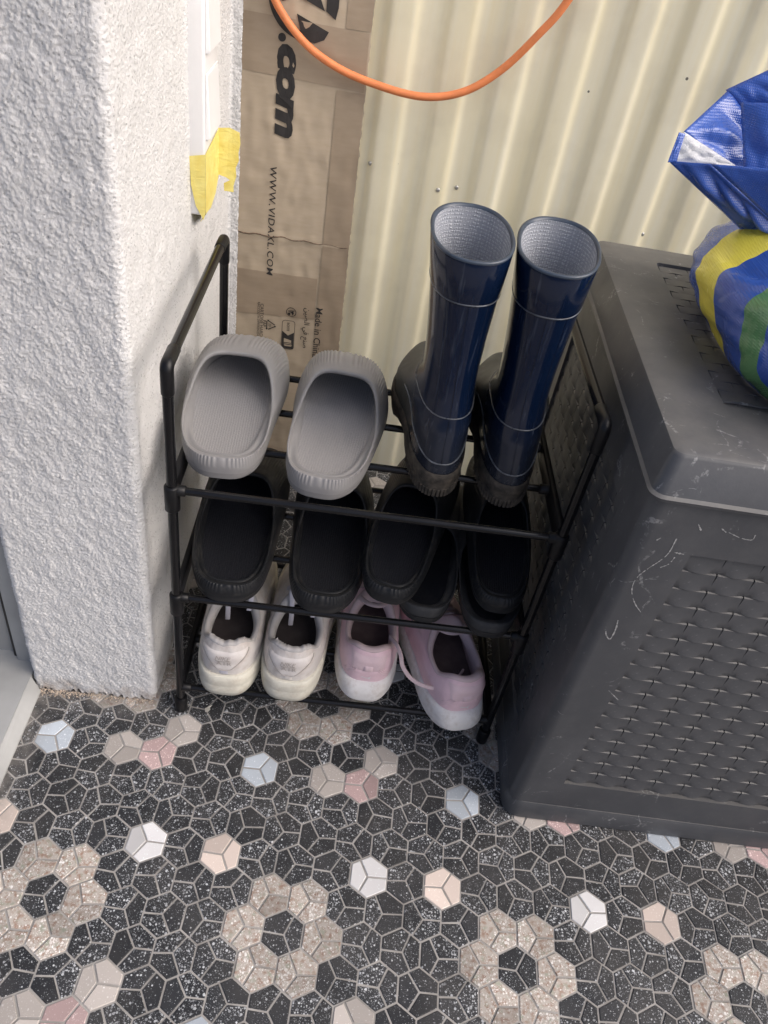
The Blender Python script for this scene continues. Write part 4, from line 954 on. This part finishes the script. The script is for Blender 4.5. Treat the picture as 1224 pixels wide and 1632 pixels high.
sme = bpy.data.meshes.new('woven_strip'); sme.from_pydata(sv, [], sf); sme.shade_smooth(); sme.set_sharp_from_angle(angle=math.radians(40)); sme.materials.append(BOXM)
RV, RF = [], []
def add_bulk(M4):
    n0 = len(RV); RV.extend([tuple(M4 @ Vector(p)) for p in sv]); RF.extend([tuple(i + n0 for i in q) for q in sf])
cnt = 0
for r in range(17):
    z = PF[3] - r * HS
    k = 0; x = PF[0]
    while x + PP <= PF[1] + 0.003:
        M4 = Matrix.Translation((x, DEP - 0.0010, z))
        if x < 0.345 and cnt < 160: o = link('woven_strip', sme, None, sbox); o.matrix_local = M4; cnt += 1
        else: add_bulk(M4)
        x += PP
RSIDE = Matrix.Rotation(-PI / 2, 4, 'Z')
for r in range(17):
    z = PLF[3] - r * HS; y = PLF[1]
    while y - PP >= PLF[0] - 0.02:
        M4 = Matrix.Translation((DEP - 0.0010, y, z)) @ RSIDE
        if r < 13 and cnt < 296: o = link('woven_strip', sme, None, sbox); o.matrix_local = M4; cnt += 1
        else: add_bulk(M4)
        y -= PP
SCUFF = m_plain('white_paint_scuff', (0.34, 0.34, 0.335), 0.7, 0.3, 0.4, 300)
def scuff(pts, w0, seed):
    rs = random.Random(seed); P_ = spline([(x, 0, z) for x, z in pts], 9); k = 0
    while k < len(P_) - 1:
        n = rs.randint(5, 14); seg = P_[k:k + n + 1]; k += n + (rs.randint(1, 3) if rs.random() < 0.4 else 0)
        if len(seg) < 2: continue
        V, F = [], []
        for i, p in enumerate(seg):
            t = (seg[min(i + 1, len(seg) - 1)] - seg[max(i - 1, 0)]).normalized(); nn = Vector((-t.z, 0, t.x)); w = 0.6 * w0 * rs.uniform(0.1, 1.0) ** 1.5 + 0.00012
            for q_ in (-w, w): c_ = p + nn * q_; V.append((c_.x, -0.0004, c_.z))
        for i in range(len(seg) - 1): F.append((2 * i, 2 * i + 1, 2 * i + 3, 2 * i + 2))
        mesh('paint_scuff', V, F, SCUFF, sbox)
for k, (w0, pts) in enumerate(((0.0010, [(0.036, 0.5073), (0.0358, 0.4899), (0.0318, 0.4785), (0.0255, 0.4681), (0.0197, 0.456), (0.0184, 0.4445), (0.0216, 0.432), (0.0296, 0.4184), (0.0388, 0.4083)]), (0.0016, [(0.0150, 0.3746), (0.0175, 0.3685), (0.0229, 0.3636), (0.0237, 0.3766), (0.0215, 0.3924)]),
        (0.0022, [(0.0407, 0.4908), (0.0498, 0.4902)]), (0.0009, [(0.0773, 0.5232), (0.0902, 0.5189), (0.1007, 0.5186), (0.1013, 0.5249)]), (0.0015, [(0.048, 0.5273), (0.0531, 0.5207)]), (0.0012, [(0.0696, 0.5263), (0.0752, 0.5228)]), (0.0013, [(0.0195, 0.5021), (0.0222, 0.5057)]), (0.0010, [(0.0489, 0.282), (0.0642, 0.2682)]), (0.0011, [(0.0350, 0.4700), (0.0410, 0.4760), (0.0430, 0.4850)]), (0.0014, [(0.125, 0.5280), (0.128, 0.5180), (0.133, 0.5150)]))): scuff(pts, w0, k + 5)
# lid
lid = empty('storage_box_lid', 'x', 'x'); del lid['label']; del lid['category']; lid.name = 'lid'; lid.parent = sbox
TX0, TX1, TY0, TY1 = 0.072, LX - 0.072, 0.100, LY - 0.055; ZT = 0.5912
rings = [rr_ring(0.004, LX - .004, 0.004, LY - .004, 0.012, 0.5475), rr_ring(-0.0055, LX + .0055, -0.0055, LY + .0055, 0.014, 0.5495), rr_ring(-0.0065, LX + .0065, -0.0065, LY + .0065, 0.014, 0.553), rr_ring(-0.0035, LX + .0035, -0.003, LY + .003, 0.012, 0.5550),
         rr_ring(0.0045, LX - .0045, 0.010, LY - .006, 0.010, 0.5865), rr_ring(0.0062, LX - .0062, 0.0125, LY - .008, 0.0095, 0.5890), rr_ring(0.0100, LX - .010, 0.0175, LY - .012, 0.009, 0.5902), rr_ring(0.030, LX - .03, 0.040, LY - .03, 0.012, ZT),
         rr_ring(TX0, TX1, TY0, TY1, 0.006, ZT - 0.0005), rr_ring(TX0 + 0.002, TX1 - .002, TY0 + 0.002, TY1 - .002, 0.005, ZT - 0.006)]
v, f = loft(rings, True, False, True); mesh('lid_shell', v, f, BOXM, lid, True, sharp=32)
RT = Matrix.Rotation(-PI / 2, 4, 'X'); HT = 0.0178; sv0, sf0 = sv, sf
sv, sf = strip_mesh(PP, HT, 0.0009)
y = TY1 - 0.003; r = 0
while y - HT > TY0:
    x = TX0 + 0.003 - (0.5 * PP if r % 2 else 0)
    while x + 0.5 * PP < TX1: add_bulk(Matrix.Translation((x, y, ZT - 0.0058)) @ RT); x += PP
    y -= HT; r += 1
mesh('woven_strips', RV, RF, BOXM, sbox, True, sharp=40)['kind'] = 'stuff'

# ------------------------------------------------------------------ striped bag on the lid
def m_bag():
    m = NT('woven_plastic_bag'); uv = m.node('UVMap'); sx = m.node('SeparateXYZ'); m.set(sx.inputs[0], uv.outputs[0]); p = m.obj()
    blue = m.ramp(m.noise(p, 9, 3), [(0.3, (0.026, 0.080, 0.36)), (0.7, (0.045, 0.12, 0.47))])
    c = m.ramp(sx.outputs[0], [(0.0, (0, 0, 0)), (0.330, (0.10, 0.25, 0.10)), (0.385, (0, 0, 0)), (0.50, (0.80, 0.70, 0.09)), (0.592, (0, 0, 0))], 'CONSTANT')
    isb = m.math('LESS_THAN', m.node('RGBToBW', {0: c}).outputs[0], 0.01); col = m.mix(isb, c, blue)
    wv = m.node('TexWave', {'Scale': 150.0, 'Distortion': 0.3}, bands_direction='Z'); m.set(wv.inputs['Vector'], p)
    wx = m.node('TexWave', {'Scale': 150.0, 'Distortion': 0.3}, bands_direction='X'); m.set(wx.inputs['Vector'], p)
    wea = m.math('MULTIPLY', wv.outputs['Fac'], wx.outputs['Fac'])
    b1 = m.bump(m.noise(p, 14, 3, 0.5, 0.8), 0.4, 0.012); nd = m.node('Bump', {'Strength': 0.3, 'Distance': 0.0008}); m.set(nd.inputs['Height'], wea); m.set(nd.inputs['Normal'], b1); m.set(m.b.inputs['Normal'], nd.outputs[0])
    return m.base(col, m.ramp(m.noise(p, 40, 4), [(0.3, 0.16), (0.7, 0.30)]), 0.7)
BAGM = m_bag(); BAGIN = m_plain('silvery_bag_inside', (0.60, 0.61, 0.63), 0.45, 0.5, 0.12, 60, 0.4, 0.002)
bag = empty('shopping_bag', 'full blue shopping bag with yellow and green stripes on the storage box lid', 'bag', (0.698, 0.112, ZT))
nt, nh = 160, 70; Pb = np.zeros((nh, nt, 3)); UV = np.zeros((nh, nt))
fn1 = field(nh, nt, 0.006, 0.16, 31, 2.5, 0.9); fn2 = field(nh, nt, 0.006, 0.05, 32, 4.0, 1.1)
for j in range(nh):
    hgt = j / (nh - 1)
    for i in range(nt):
        t = 2 * PI * i / (nt - 1)
        a = -PI / 2 * 0.50 + hgt * (PI / 2 * 0.50 + PI / 2 * 0.80)
        rr_ = max(0.0, math.cos(a)) ** 0.72; z = 0.050 + (0.055 if a < 0 else 0.070) * math.sin(a) / (math.sin(PI / 2 * 0.50) if a < 0 else 1)
        z = max(z, 0.0015 + 0.0)
        ex = 0.184 * sp(math.cos(t), 0.78); ey = 0.198 * sp(math.sin(t), 0.78)
        Pb[j, i] = (ex * rr_, ey * rr_, z)
        UV[j, i] = 0
wrap = np.abs(np.linspace(-1, 1, nt)) ** 6
for j in range(nh):
    for i in range(nt):
        k = 0.0035 * fn1[j, i] + 0.0012 * fn2[j, i] - 0.003 * abs(fn1[j, i]); k *= (1 - wrap[i]) * min(1, Pb[j, i, 2] / 0.01) * min(1, (nh - 1 - j) / 12) * 0.8
        n_ = Vector((Pb[j, i, 0] / 0.19 ** 2, Pb[j, i, 1] / 0.165 ** 2, (Pb[j, i, 2] - 0.052) / 0.07 ** 2)).normalized()
        Pb[j, i] += np.array(n_) * k; Pb[j, i, 2] = max(Pb[j, i, 2], 0.001)
        q = Pb[j, i]; UV[j, i] = 0.5 + (q[1] + 0.6 * (0.06 - q[2])) / 0.6
bo = gridmesh('bag_body', Pb, BAGM, bag)
def set_uv(o, arr):
    me = o.data; ul = me.uv_layers.new(name='UVMap'); li = np.zeros(len(me.loops), dtype=np.int32); me.loops.foreach_get('vertex_index', li)
    u = arr.reshape(-1)[li]; ul.data.foreach_set('uv', np.stack([u, np.zeros_like(u)], 1).reshape(-1).astype(np.float32))
set_uv(bo, UV)
# gathered upper part of the bag, folded open (facets given at their real places relative to the bag)
OB = Vector(bag.location)
def fold(name, tri, mat, n=26, amp=0.0030, seed=1, sub=0):
    """quad patch from four corners, crumpled"""
    a, b, c, d = [Vector(p) - OB for p in tri]; Pp = np.zeros((n, n, 3)); cr = 0.5 * field(n, n, 0.006, 0.11, seed, 2.5, 0.7) - 1.6 * np.abs(field(n, n, 0.006, 0.13, seed + 60, 2.5, 1.9)); nn = (b - a).cross(d - a).normalized()
    for i in range(n):
        for j in range(n):
            p = a.lerp(b, j / (n - 1)).lerp(d.lerp(c, j / (n - 1)), i / (n - 1)); e = min(1, min(i, j, n - 1 - i, n - 1 - j) / 6)
            Pp[i, j] = p + nn * (amp * cr[i, j] * e)
    o = gridmesh(name, Pp, mat, bag); set_uv(o, np.zeros((n, n)))
    md = o.modifiers.new('thick', 'SOLIDIFY'); md.thickness = 0.0008
    return o
T1, T2 = (0.459, 0.19, 0.766), (0.452, 0.18, 0.741)
M0, M1 = (0.487, 0.165, 0.748), (0.66, 0.13, 0.772)
NK, NK1 = (0.552, 0.190, 0.686), (0.70, 0.13, 0.700)
fold('bag_front_fold', (T2, M0, (0.60, 0.16, 0.690), NK), BAGM, seed=41)
fold('bag_front_fold', (M0, M1, NK1, (0.60, 0.16, 0.690)), BAGM, seed=42, amp=0.004)
fold('bag_back_fold', (T1, (0.512, 0.25, 0.800), (0.62, 0.23, 0.730), (0.515, 0.195, 0.741)), BAGM, seed=43)
fold('bag_back_fold', ((0.505, 0.245, 0.797), (0.545, 0.25, 0.822), (0.66, 0.22, 0.835), (0.60, 0.20, 0.735)), BAGM, seed=44, amp=0.004)
fold('bag_crown', ((0.510, 0.21, 0.795), (0.60, 0.17, 0.815), (0.62, 0.16, 0.735), (0.530, 0.18, 0.738)), BAGM, seed=45, amp=0.004)
fold('bag_inside', (T1, (0.520, 0.188, 0.744), (0.505, 0.178, 0.744), T2), BAGIN, seed=46, amp=0.002)
fold('bag_hem', ((0.4535, 0.186, 0.766), (0.460, 0.187, 0.765), (0.458, 0.177, 0.742), (0.450, 0.177, 0.740)), BAGM, seed=47, amp=0.0002)
fold('bag_neck', (NK, (0.60, 0.15, 0.70), (0.64, 0.08, 0.665), (0.556, 0.16, 0.665)), BAGM, seed=48, amp=0.003)

# ------------------------------------------------------------------ a dry petal on the floor in front of the rack
lf = bmesh.new(); base = [(-0.003, -0.006), (0.001, -0.0065), (0.0035, -0.002), (0.0022, 0.001), (0.0052, 0.006), (0.0015, 0.004), (-0.0005, 0.0015), (-0.0045, -0.001)]
vs = [lf.verts.new((x, y, 0.0012 + 0.0014 * abs(math.sin(k * 1.9)))) for k, (x, y) in enumerate(base)]; lf.faces.new(vs)
bmesh.ops.solidify(lf, geom=list(lf.faces), thickness=0.0005)
pt = bm_obj('petal', lf, m_plain('dry_white_petal', (0.70, 0.68, 0.62), 0.7)); pt.location = (0.036, 0.003, 0); tag(pt, 'small dry white petal on the floor below the left white sneaker', 'petal')
